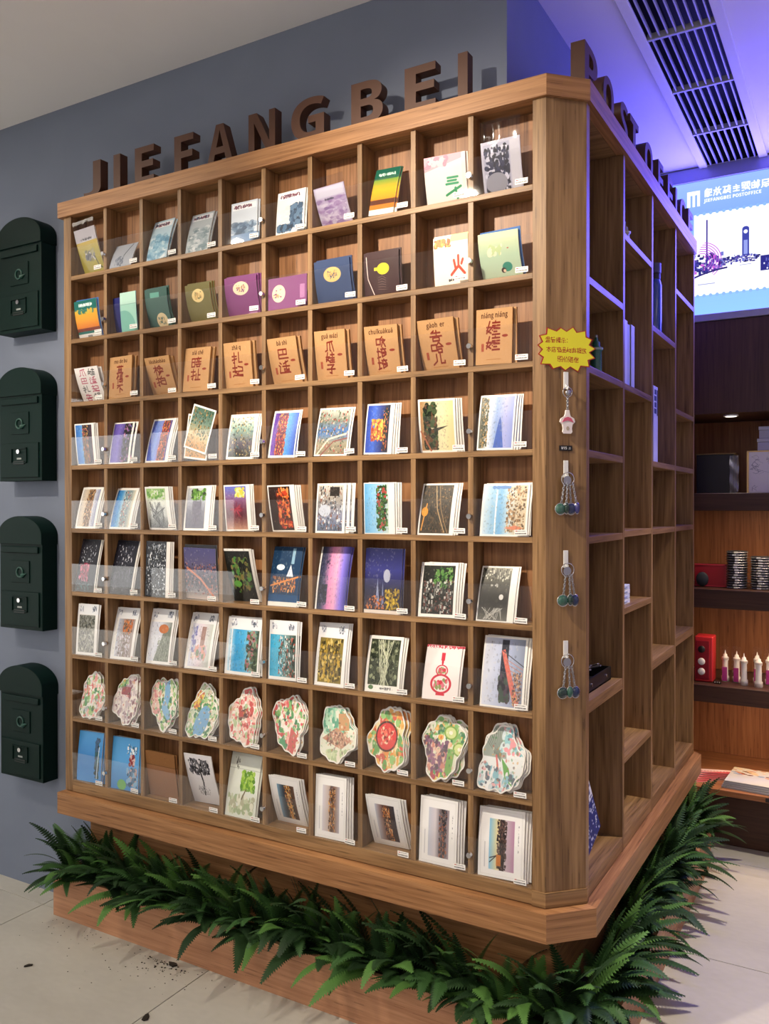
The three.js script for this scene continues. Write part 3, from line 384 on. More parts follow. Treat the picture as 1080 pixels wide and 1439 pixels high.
    ['tall dark indigo card with spires and gold trees', () => { Gr(0, 0, 1, 1, 'y', '#20224a', '#3a3c80', '#2a2a48', '#3a3438'); Po([0.3, 0.9, 0.36, 0.45, 0.42, 0.9], '#8a94b8'); Po([0.46, 0.9, 0.5, 0.5, 0.54, 0.9], '#7a84a8'); El(0.6, 0.42, 0.09, 0.1, '#a8acc0'); Sp(0.55, 0.6, 0.4, 0.34, 70, 0.05, '#d8b83a', '#a88a2a', '#5a4a24'); Sp(0.05, 0.72, 0.5, 0.22, 40, 0.05, '#c8743c', '#4a3a44'); R(0, 0.94, 1, 0.06, '#e4d8cc'); }, 1],
    ['white edged postcard of green ivy over dark stone street', () => { const [x, y, w, h] = bd(0.08, 0.08); R(x, y, w, h, '#242622'); Bl(0.35, 0.08, 0.55, 0.4, 60, 0.05, '#2f5a28', '#5a8a44', '#88a868', '#1c2c18'); Sp(x, 0.3, w, 0.64, 90, 0.07, '#141612', '#4a4c48', '#8a8a84', '#c8c8c0', '#6a4038'); }, 3],
    ['dark grey card of light falling in a hall', () => { R(0, 0, 1, 1, '#f0eee6'); Gr(0.04, 0.03, 0.78, 0.94, 'y', '#8a8a78', '#3c3c36', '#2a2a28', '#6a6a64'); Sp(0.04, 0.03, 0.78, 0.25, 40, 0.06, '#c8c8b8', '#2c2c26', '#54544a'); El(0.62, 0.55, 0.06, 0.05, '#d8d8d4'); for (let k = 0; k < 16; k++) Li([0.2 + 0.5 * pr(), 0.95, 0.1 + 0.6 * pr(), 0.75], '#b8b8b0', 0.012); Sp(0.3, 0.33, 0.24, 0.03, 8, 0.03, '#b8b8b0'); }, 1],
  ],
  ...[[
    ['slim white bordered card of a grey mossy stone wall', () => { stamp(); R(0.1, 0.22, 0.76, 0.72, '#8f9088'); Sp(0.1, 0.22, 0.76, 0.3, 60, 0.06, '#3a3c34', '#6a6a5c'); Sp(0.1, 0.5, 0.76, 0.44, 60, 0.06, '#a8a8a4', '#c8c8c4', '#5a5c68'); }, 1],
    ['white bordered card of an orange flowered pergola', () => { stamp(); Gr(0.18, 0.22, 0.7, 0.72, 'x', '#c8d0e4', '#8a7a70', '#a89a98'); Sp(0.4, 0.22, 0.4, 0.3, 40, 0.06, '#e0843c', '#5a4a3c', '#c86a2c'); Sp(0.2, 0.5, 0.6, 0.44, 50, 0.06, '#b8a8b0', '#7a6a68', '#dcd8e4'); }, 1],
    ['white bordered card of an orange roofed pavilion on a slope', () => { stamp(); Gr(0.06, 0.24, 0.86, 0.7, 'x', '#e4e8f2', '#d8dce8', '#8a9088'); Po([0.3, 0.94, 0.6, 0.45, 0.9, 0.3, 0.92, 0.94], '#7c8478'); El(0.6, 0.36, 0.2, 0.08, '#c87848'); Sp(0.4, 0.5, 0.5, 0.44, 50, 0.05, '#5c6458', '#98a090'); }, 2],
    ['white bordered card of a pink memorial column', () => { stamp(); Gr(0.12, 0.2, 0.78, 0.75, 'x', '#d8dcec', '#e8dce4', '#c8d0c8'); R(0.5, 0.25, 0.16, 0.5, '#a88a84'); Bl(0.2, 0.55, 0.6, 0.3, 40, 0.07, '#e0a89c', '#c8b8c8', '#8a9a84', '#e8dcd8'); Bl(0.15, 0.22, 0.2, 0.5, 20, 0.05, '#8a8ac0', '#b8c0dc'); }, 2],
    ['wide white card of blue sky and green wooded bank', () => { stamp(); Gr(0.06, 0.22, 0.88, 0.72, 'x', '#e8f2f8', '#3aa0d8', '#4aaee0', '#8ac8e0', '#3a4a38'); Bl(0.58, 0.22, 0.36, 0.72, 80, 0.05, '#2a3a28', '#5a6a4c', '#3c4c38', '#8a9a80', '#b06a70'); R(0.14, 0.22, 0.03, 0.72, '#f4f8fa'); }, 2],
    ['white bordered card of teal riverside and dark trees', () => { stamp(); Gr(0.05, 0.24, 0.9, 0.7, 'x', '#3aa8d4', '#5ab8d8', '#7a9a98', '#3a4a40'); Sp(0.35, 0.24, 0.6, 0.7, 90, 0.06, '#2c3a30', '#b85a4c', '#dce4e0', '#5a6a5c', '#1c2a24'); }, 2],
    ['white bordered card of golden foliage', () => { stamp(); R(0.1, 0.24, 0.78, 0.7, '#8a7a3c'); Bl(0.1, 0.24, 0.78, 0.7, 120, 0.05, '#c8a43c', '#5a4c24', '#a88a34', '#6a5a3c', '#3a3418', '#d8c070'); }, 2],
    ['white bordered card of twisted dark green tree roots', () => { const [x, y, w, h] = bd(0.08, 0.08); R(x, y, w, 0.8, '#3a4230'); Bl(x, y, w, 0.8, 80, 0.05, '#20281c', '#6a7058', '#98a080', '#2c3424'); for (let k = 0; k < 12; k++) Li([0.4 + 0.3 * pr(), 0.86, 0.35 + 0.3 * pr(), 0.5, 0.25 + 0.5 * pr(), 0.08], '#c8ccb0', 0.016); Sp(0.4, 0.9, 0.4, 0.04, 12, 0.03, '#777'); El(0.18, 0.91, 0.07, 0.04, '#5a7a50'); }, 2],
    ['white card with a red papercut gourd', () => { R(0, 0, 1, 1, '#f0e9e6'); R(0, 0, 1, 0.05, '#c84a5a'); Sp(0.04, 0.01, 0.9, 0.06, 30, 0.04, '#c84a5a', '#f0e9e6'); const c = '#cf3448'; R(0.45, 0.14, 0.1, 0.14, c); El(0.5, 0.3, 0.03, 0.06, c); for (const [y, r] of [[0.46, 0.17], [0.7, 0.29]]) { El(0.5, y, r, r * 0.62, c); El(0.5, y, r * 0.8, r * 0.5, '#f0e9e6'); Bl(0.5 - r * 0.7, y - r * 0.4, r * 1.4, r * 0.8, 14, 0.05, c, '#e0788a', '#8a9a5a'); } R(0.38, 0.87, 0.24, 0.04, c); }, 1],
    ['large card of a red cable bridge with lattice tower', () => { const [x, y, w, h] = bd(0.04, 0.06); Gr(x, y, w, h, 'x', '#dfe4f0', '#c4cde4', '#a9b4d0', '#8a94a8'); R(0.42, 0.05, 0.16, 0.5, '#3a3c48'); Bl(0.38, 0.5, 0.3, 0.44, 60, 0.06, '#2c2c34', '#5a4a58', '#4a5a50'); Po([0.42, 0.2, 0.5, 0.18, 0.9, 0.95, 0.76, 0.95], '#d9766a'); Li([0.44, 0.2, 0.94, 0.4], '#4a4c54', 0.012); for (let k = 0; k < 9; k++) Li([0.5 + k * 0.04, 0.3 + k * 0.075, 0.92, 0.44 + k * 0.05], '#c08a78', 0.01); Sp(0.7, 0.48, 0.22, 0.46, 50, 0.04, '#d8a878', '#8a6a5a', '#4a4450'); }, 2],
  ]],
  [
    ['die-cut card of pink flowers and grey rooftops', () => die(1, () => { Bl(0, 0, 1, 1, 160, 0.06, ...LEAF, '#e8dcc8', '#b8bcc8', '#d8d4dc', ...ROSE, '#dfe4d4', '#efe8dc'); }), 2],
    ['die-cut card of a mauve cliff village', () => die(2, () => { Bl(0, 0, 1, 1, 150, 0.07, '#c8b4bc', '#a88a98', '#e8dcdc', '#7a4a58', '#d8c8c8', '#efe4dc'); Bl(0, 0, 0.5, 0.35, 30, 0.06, ...LEAF, '#e0b04a'); R(0.3, 0.28, 0.3, 0.14, '#8a3a44'); }), 2],
    ['die-cut card with a winding blue river', () => die(3, () => { Bl(0, 0, 1, 1, 130, 0.06, ...LEAF, '#efe4c8', '#e8a8a0', '#d8e4c8'); Li([0.65, 0.1, 0.62, 0.4, 0.5, 0.6, 0.6, 0.72], '#6aa8d8', 0.16); Bl(0.1, 0.1, 0.3, 0.6, 30, 0.06, '#e0888a', '#f0c8b8'); }), 2],
    ['die-cut card with a blue pool and yellow flowers', () => die(4, () => { Bl(0, 0, 1, 1, 150, 0.06, ...LEAF, '#e8dcb8', '#d8c8b0', '#c8d8b8'); El(0.55, 0.6, 0.18, 0.28, '#5a9ad0'); Bl(0.05, 0.1, 0.3, 0.4, 24, 0.06, '#e8c84a', '#c8643c'); }), 2],
    ['die-cut card of salmon blossoms around a dark bird', () => die(5, () => { Bl(0, 0, 1, 1, 170, 0.06, ...ROSE, '#f0d8c8', '#e8e4d0', '#a8c08a', '#f0c8b8'); Bl(0.35, 0.35, 0.3, 0.2, 12, 0.06, '#4a2a28', '#a83a34'); }), 2],
    ['die-cut card of red lanterns beside a pale road', () => die(6, () => { Bl(0, 0, 1, 1, 150, 0.06, ...LEAF, ...ROSE, '#efe4d4', '#d8c8b0'); Li([0.9, 0.2, 0.5, 0.6], '#efe8dc', 0.06); Po([0.4, 0.9, 0.55, 0.55, 0.7, 0.7, 0.55, 0.95], '#c84a4a'); Po([0.2, 0.75, 0.35, 0.65, 0.4, 0.85, 0.28, 0.9], '#3a8a5a'); }), 2],
    ['die-cut card of a brown station hall and a teapot', () => die(7, () => { R(0, 0, 1, 1, '#e4e8d4'); Bl(0, 0, 1, 0.5, 60, 0.07, '#7ac0a0', '#4a9a7a', '#a8d8b8'); Po([0.15, 0.55, 0.5, 0.4, 0.85, 0.6, 0.6, 0.72], '#b8846a'); R(0.55, 0.2, 0.25, 0.25, '#c08a5a'); Bl(0.1, 0.7, 0.8, 0.3, 40, 0.06, '#c8d8a8', '#a8c08a', '#e8e4d0'); Sp(0.25, 0.45, 0.5, 0.22, 30, 0.05, '#8a5a48', '#dcb898', '#6a4a40'); }), 2],
    ['die-cut card of a red hotpot ringed by vegetables', () => die(8, () => { R(0, 0, 1, 1, '#efe4c8'); Bl(0, 0, 1, 1, 110, 0.07, '#e8883c', '#c84a3a', '#8ac06a', '#f0d8a0', '#e8a84a', '#5a9a4a'); El(0.47, 0.46, 0.25, 0.2, '#3a1c1a'); El(0.47, 0.46, 0.22, 0.175, '#d02c2c'); Bl(0.32, 0.34, 0.3, 0.24, 12, 0.04, '#e8604a', '#f0c8a0', '#8a1c1c'); Bl(0.05, 0.8, 0.4, 0.18, 14, 0.06, '#f0efe8', '#e8e0d8'); }), 3],
    ['die-cut card of kiwi slices above a purple stage', () => die(9, () => { R(0, 0, 1, 1, '#d8dcc0'); Bl(0, 0, 1, 0.5, 70, 0.06, ...LEAF, '#e8e8d8', '#e8a84a'); for (const [x, y] of [[0.62, 0.3], [0.85, 0.48]]) { El(x, y, 0.14, 0.09, '#6a9a34'); El(x, y, 0.11, 0.07, '#c8d888'); El(x, y, 0.04, 0.025, '#f0f0d8'); } Bl(0, 0.4, 0.7, 0.5, 80, 0.06, '#8a5a78', '#6a4460', '#c87a6a', '#4a3a4c', '#e0b8a0'); R(0.62, 0.5, 0.14, 0.34, '#6aa04a'); Bl(0.3, 0.8, 0.5, 0.2, 20, 0.05, '#a83a4a', '#4a9a5a', '#e8c84a'); }), 3],
    ['die-cut card of a grey fan with a green twig', () => die(10, () => { R(0, 0, 1, 1, '#e8eef0'); Po([0.05, 0.25, 0.45, 0.05, 0.6, 0.45, 0.15, 0.5], '#8a9a90'); for (let k = 0; k < 10; k++) Li([0.08 + 0.04 * k, 0.26 - 0.02 * k, 0.5, 0.5], '#5c6a60', 0.01); Bl(0.4, 0, 0.6, 0.4, 50, 0.07, '#5aa8b8', '#8ac8d0', '#e8909a', '#cfe4e8'); Po([0.5, 0.45, 0.68, 0.55, 0.82, 0.75, 0.66, 0.7], '#4a9a3a'); Li([0.4, 0.45, 0.6, 0.8], '#c84a4a', 0.03); Bl(0.05, 0.55, 0.9, 0.4, 50, 0.05, '#f0f2f2', '#c8d4d8', '#e8a8ac', '#7ab8c8', '#4a5a6a'); }), 3],
  ],
  [
    ['tall blue pack with dark spruce silhouette', () => { Gr(0, 0, 1, 1, 'y', '#4a9ad8', '#3a84c8', '#4a94d8'); Bl(0.68, 0.08, 0.22, 0.85, 46, 0.06, '#1c3a44', '#2a5a5c', '#3a5a80'); Li([0.86, 0.3, 0.8, 0.9], '#c8dce8', 0.03); }, 2],
    ['tall blue pack with a red-roofed gate', () => { Gr(0, 0, 1, 1, 'y', '#4a98d4', '#58a4e0', '#4a8ccc'); Sp(0.55, 0.12, 0.38, 0.2, 20, 0.06, '#e8f0f4', '#2c5a7a'); Bl(0.62, 0.3, 0.25, 0.25, 18, 0.06, '#8a2c34', '#d8b8b0'); Bl(0.55, 0.55, 0.42, 0.42, 40, 0.06, '#2a5a80', '#c8a8a0', '#8ab8d8', '#5a7a9a'); El(0.4, 0.9, 0.16, 0.1, '#7ab86a'); }, 2],
    ['plain brown kraft envelope folder with open flap', () => { R(0, 0, 1, 1, '#8a5f38'); R(0, 0.3, 1, 0.7, '#95694a'); R(0, 0.29, 1, 0.015, '#6a4828'); Sp(0, 0, 1, 1, 160, 0.012, '#7a5230', '#9a6c40'); }, 1],
    ['white card with a black ink tree', () => { R(0, 0, 1, 1, '#e4e2e4'); Bl(0.12, 0.08, 0.76, 0.34, 110, 0.045, '#1c1c20', '#3a3a40', '#6a6a70', '#d4d2d4'); Li([0.5, 0.8, 0.55, 0.55, 0.5, 0.3], '#2c2c30', 0.05); Sp(0.3, 0.62, 0.45, 0.2, 24, 0.04, '#8a888c', '#b8b4b8'); }, 0],
    ['pale card with a bright green bonsai', () => { R(0, 0, 1, 1, '#dfe4d8'); Sp(0.15, 0.06, 0.2, 0.2, 10, 0.03, '#6a6a64'); R(0, 0.24, 1, 0.01, '#b8c0b0'); Bl(0.4, 0.25, 0.5, 0.34, 60, 0.06, '#8ab83a', '#5a8a2c', '#a8cc5a', '#6a9a34'); Bl(0.05, 0.62, 0.9, 0.34, 50, 0.07, '#c8d0b0', '#a8b890', '#e4e4d0', '#b8b89a'); Li([0.6, 0.56, 0.5, 0.7], '#6a5a3a', 0.03); }, 1],
    ['sleeved white mount of an amber night town leaning over', () => photoFrame(['#8ab0c8', '#3a4450', '#2c2420', '#6a4a38'], '#c88a44', ['#e8a84a', '#8a4a2c', '#2c2420', '#d8c090'], 0.6), 2],
    ['sleeved white mount of brown ships by a pale quay', () => photoFrame(['#d8d4dc', '#c8b8b0', '#8a6a54', '#b8b4c0'], '#5a4434', ['#a86a3c', '#4a3428', '#d8a868', '#7a6a70'], 0.55), 3],
    ['sleeved white mount of a copper sunset quay leaning over', () => photoFrame(['#c8ccd8', '#8a6a60', '#4a3430', '#3a3844'], '#8a5434', ['#d88a4a', '#5a3428', '#2c2830', '#e8c090'], 0.55), 2],
    ['sleeved white mount of a grey skyline with orange hull', () => photoFrame(['#c8ccd8', '#d8d0d4', '#5a5058', '#a89aa0'], '#3a3438', ['#2c2a30', '#7a6a68', '#b06a48', '#4a4650'], 0.7), 3],
    ['sleeved white mount of a dark skyline between blue and pink', () => { photoFrame(['#8ac4e4', '#e8d8a0', '#c8b8c0', '#b88aa8'], '#2c2426', ['#2c2022', '#54403c', '#1c181a', '#6a5048'], 0.5); R(0.4, 0.66, 0.1, 0.16, '#c87a34'); Li([0.26, 0.72, 0.4, 0.68, 0.26, 0.78], '#2c2c34', 0.015); }, 3],
  ],
];
function stamp() { R(0, 0, 1, 1, '#f4f3f0'); R(0.02, 0.015, 0.96, 0.19, '#eef0f2'); Sp(0.08, 0.04, 0.2, 0.13, 18, 0.035, '#8a90a0', '#d8dce4'); Sp(0.68, 0.04, 0.22, 0.13, 22, 0.035, '#5a6474', '#b8bcc8'); }
PICS.forEach((row, r) => row.forEach(([, f], c) => { X.save(); X.translate(c * TW, r * TH); X.beginPath(); X.rect(0, 0, TW, TH); X.clip(); X.scale(TW, TH); ps = 17 + r * 100 + c * 7; f(); if (r > 2 && r < 7 && !(r === 6 && c === 8)) { X.beginPath(); const b = r === 5 ? 0 : 0.08, t = r === 6 && c < 7 ? 0.24 : b; X.rect(b, t, 0.8 - b, 0.94 - t); X.clip(); fine(360, 0.026, 0.15, ['#3a3a40', '#fff6e0', '#5a5c60', '#e8d8b8', '#20242c']); } X.restore(); }));
// plain swatches for edges and backs along the lower margin
const SW = {}; [['white', '#eceae4'], ['kraft', '#b98a54'], ['dark', '#2a2a30'], ['green', '#2f5a50'], ['cream', '#e8e0cc'], ['blue', '#3f6fb0'], ['navy', '#2c2f78'], ['brown', '#7a5432'], ['plum', '#6a3462'], ['sky', '#6ab0d8']].forEach(([n, c], i) => { X.fillStyle = c; X.fillRect(i * 60, 1984, 60, 64); SW[n] = [(i * 60 + 30) / AT, 1 - 2016 / AT]; });
const atlas = texOf(atlasCanvas);
M.print = new THREE.MeshPhysicalMaterial({ map: atlas, roughness: 0.38, specularIntensity: 0.5 });
M.paper = new THREE.MeshPhysicalMaterial({ map: atlas, roughness: 0.75, specularIntensity: 0.3 });
const tileUV = (r, c) => { const i = 1.5; return [(c * TW + i) / AT, 1 - ((r + 1) * TH - i) / AT, ((c + 1) * TW - i) / AT, 1 - (r * TH + i) / AT]; };
// ---------------------------------------------------------------- cards in the pockets
// per pocket: centre offset from the cell middle, width, height, turn in degrees, how far the top leans (+ forward, - back)
const GEO = [
  [[-0.028, 0.099, 0.158, 4, 0.046], [-0.018, 0.100, 0.09, 0, -0.034], [-0.022, 0.087, 0.145, 2, -0.045], [-0.017, 0.091, 0.134, 1, -0.037], [0.006, 0.099, 0.122, 0, -0.004], [0.008, 0.099, 0.127, 1, -0.015], [-0.022, 0.101, 0.118, 3, 0.048], [-0.016, 0.077, 0.141, -2, -0.037], [0.004, 0.118, 0.124, -2, 0.033], [-0.005, 0.104, 0.132, 0, 0.031]],
  [[-0.018, 0.108, 0.128, 1, 0.025], [0.018, 0.072, 0.129, 0, 0.01], [-0.024, 0.096, 0.127, -1, 0.033], [-0.013, 0.1, 0.12, 0, 0.035], [-0.009, 0.122, 0.117, -1, 0.028], [0.0, 0.137, 0.092, 0, -0.001], [-0.012, 0.118, 0.12, 0, 0.026], [-0.018, 0.109, 0.116, -1, 0.011], [0.024, 0.098, 0.125, 0, 0.012], [-0.011, 0.107, 0.122, 0, 0.043]],
  [[-0.017, 0.112, 0.122, 1, 0.043], [-0.022, 0.103, 0.138, 1, -0.007], [-0.02, 0.106, 0.128, 1, 0.043], [-0.022, 0.103, 0.137, -1, -0.012], [-0.021, 0.104, 0.137, 0, 0.014], [-0.021, 0.103, 0.137, 1, 0.035], [-0.021, 0.102, 0.138, -1, 0.023], [-0.021, 0.103, 0.135, -1, 0.03], [-0.02, 0.104, 0.137, 1, 0.039], [-0.021, 0.097, 0.139, -1, 0.0]],
  [[-0.025, 0.095, 0.141, 0, 0.014], [-0.025, 0.095, 0.141, 0, -0.026], [-0.023, 0.099, 0.149, 0, -0.042], [-0.024, 0.094, 0.139, -17, -0.005], [-0.01, 0.107, 0.138, -1, -0.023], [-0.022, 0.095, 0.143, -1, -0.032], [-0.016, 0.111, 0.141, -1, -0.031], [-0.028, 0.087, 0.14, -1, -0.018], [-0.018, 0.107, 0.14, -1, 0.022], [-0.018, 0.097, 0.142, -1, -0.022]],
  [[-0.022, 0.1, 0.145, 0, -0.038], [-0.023, 0.1, 0.141, 0, -0.041], [-0.021, 0.103, 0.139, 0, 0.021], [-0.021, 0.103, 0.14, 0, -0.019], [-0.023, 0.1, 0.139, 1, 0.01], [-0.024, 0.097, 0.138, 1, 0.025], [-0.019, 0.098, 0.14, 0, -0.012], [-0.024, 0.096, 0.139, 0, 0.004], [-0.021, 0.103, 0.14, 0, -0.037], [0.003, 0.125, 0.135, 0, -0.029]],
  [[-0.025, 0.096, 0.179, -1, -0.033], [-0.02, 0.106, 0.179, -1, -0.039], [-0.02, 0.105, 0.177, -1, -0.004], [-0.008, 0.13, 0.161, -1, 0.016], [-0.02, 0.105, 0.169, 1, 0.048], [-0.021, 0.104, 0.175, 0, -0.037], [-0.022, 0.101, 0.179, 1, -0.043], [-0.015, 0.115, 0.176, 0, -0.013], [-0.018, 0.108, 0.144, 1, -0.029], [-0.02, 0.1, 0.143, 0, -0.045]],
  [[-0.023, 0.1, 0.172, 1, -0.016], [-0.02, 0.105, 0.171, 1, -0.04], [-0.022, 0.102, 0.176, 1, -0.037], [-0.02, 0.105, 0.175, 1, -0.045], [-0.008, 0.129, 0.172, 0, -0.023], [-0.023, 0.1, 0.171, 1, -0.013], [-0.023, 0.099, 0.176, 0, -0.03], [-0.019, 0.108, 0.152, 1, -0.035], [-0.009, 0.103, 0.142, 1, -0.04], [-0.001, 0.117, 0.178, 0, -0.038]],
  [[-0.012, 0.122, 0.165, 0, -0.035], [-0.012, 0.122, 0.17, 0, -0.035], [-0.01, 0.124, 0.17, 14, -0.035], [-0.012, 0.126, 0.168, -20, -0.035], [-0.012, 0.123, 0.178, 0, -0.035], [-0.01, 0.122, 0.174, 12, -0.035], [-0.011, 0.126, 0.168, 8, -0.035], [-0.011, 0.124, 0.184, 0, -0.035], [-0.011, 0.126, 0.18, -6, -0.035], [-0.011, 0.126, 0.18, -10, -0.035]],
  [[-0.012, 0.118, 0.166, 2, -0.02], [-0.008, 0.125, 0.169, 2, -0.017], [-0.01, 0.126, 0.150, 0, 0.021], [-0.014, 0.112, 0.17, 2, 0.045], [-0.014, 0.115, 0.187, 0, -0.038], [-0.015, 0.109, 0.155, 0, 0.046], [-0.021, 0.103, 0.174, 1, -0.011], [-0.012, 0.109, 0.155, 1, 0.046], [-0.014, 0.108, 0.17, 0, -0.013], [-0.006, 0.123, 0.168, 2, -0.029]],
];
function sheet(w, h, th, dz, curve, uv, sw, seg = 7) {
  const run = Math.sqrt(Math.max(1e-6, h * h - dz * dz)), P = [], N = [], U = [], prof = [];
  for (let i = 0; i <= seg; i++) { const t = i / seg, g = dz > 0 ? (1 - curve) * t + curve * (1 - (1 - t) * (1 - t)) : (1 - curve) * t + curve * t * t; prof.push([run * t, dz * g]); }
  const nrm = prof.map((p, i) => { const a = prof[Math.max(0, i - 1)], b = prof[Math.min(seg, i + 1)], l = Math.hypot(b[0] - a[0], b[1] - a[1]); return [-(b[1] - a[1]) / l, (b[0] - a[0]) / l]; });
  const put = (x, y, z, n, u, v) => { P.push(x, y, z); N.push(...n); U.push(u, v); };
  const quad = (a, b, c, d) => { for (const q of [a, b, c, a, c, d]) put(...q); };
  for (let i = 0; i < seg; i++) {
    const [y0, z0] = prof[i], [y1, z1] = prof[i + 1], n0 = [0, ...nrm[i]], n1 = [0, ...nrm[i + 1]], m0 = n0.map((q) => -q), m1 = n1.map((q) => -q);
    const v0 = uv[1] + (uv[3] - uv[1]) * i / seg, v1 = uv[1] + (uv[3] - uv[1]) * (i + 1) / seg;
    quad([-w / 2, y0, z0, n0, uv[0], v0], [w / 2, y0, z0, n0, uv[2], v0], [w / 2, y1, z1, n1, uv[2], v1], [-w / 2, y1, z1, n1, uv[0], v1]);
    quad([w / 2, y0, z0 - th, m0, ...sw], [-w / 2, y0, z0 - th, m0, ...sw], [-w / 2, y1, z1 - th, m1, ...sw], [w / 2, y1, z1 - th, m1, ...sw]);
    quad([w / 2, y0, z0, [1, 0, 0], ...sw], [w / 2, y0, z0 - th, [1, 0, 0], ...sw], [w / 2, y1, z1 - th, [1, 0, 0], ...sw], [w / 2, y1, z1, [1, 0, 0], ...sw]);
    quad([-w / 2, y0, z0 - th, [-1, 0, 0], ...sw], [-w / 2, y0, z0, [-1, 0, 0], ...sw], [-w / 2, y1, z1, [-1, 0, 0], ...sw], [-w / 2, y1, z1 - th, [-1, 0, 0], ...sw]);
  }
  for (const [i, s] of [[0, -1], [seg, 1]]) { const [y, z] = prof[i], n = [0, s, 0], a = [-w / 2, y, z, n, ...sw], b = [w / 2, y, z, n, ...sw], c = [w / 2, y, z - th, n, ...sw], d = [-w / 2, y, z - th, n, ...sw]; s > 0 ? quad(a, b, c, d) : quad(d, c, b, a); }
  const g = new THREE.BufferGeometry();
  g.setAttribute('position', new THREE.Float32BufferAttribute(P, 3)); g.setAttribute('normal', new THREE.Float32BufferAttribute(N, 3)); g.setAttribute('uv', new THREE.Float32BufferAttribute(U, 2)); return g;
}
function dieCut(k, w, h, th, uv, sw) {
  const s = new THREE.Shape(blob(k).map(([a, b]) => new THREE.Vector2(a * w, b * h))), g = new THREE.ExtrudeGeometry(s, { depth: th, bevelEnabled: false });
  const p = g.attributes.position, n = g.attributes.normal, u = g.attributes.uv; let lo = 1;
  for (let i = 0; i < p.count; i++) { if (n.getZ(i) > 0.5) u.setXY(i, uv[0] + (uv[2] - uv[0]) * (p.getX(i) / w + 0.5), uv[1] + (uv[3] - uv[1]) * (p.getY(i) / h + 0.5)); else u.setXY(i, ...sw); }
  g.translate(0, 0, -th); return g;
}
const bare = (d) => d.replace(/^(pale|wide|large|tall|dark|slim|broad|narrow|upright|white|plain|sleeved|bagged) /, '');
const rowKind = [['booklet', 'card booklet'], ['booklet', 'booklet'], ['notebook', 'notebook'], ['postcard', 'postcard'], ['postcard', 'postcard'], ['tall_postcard', 'postcard'], ['bordered_postcard', 'postcard'], ['die_cut_card', 'card'], ['mounted_print', 'card']];
const POCKETS = [], BAG = new THREE.MeshPhysicalMaterial({ color: 0xeaeaf0, transmission: 1, thickness: 0, roughness: 0.1, ior: 1.5, side: THREE.DoubleSide });
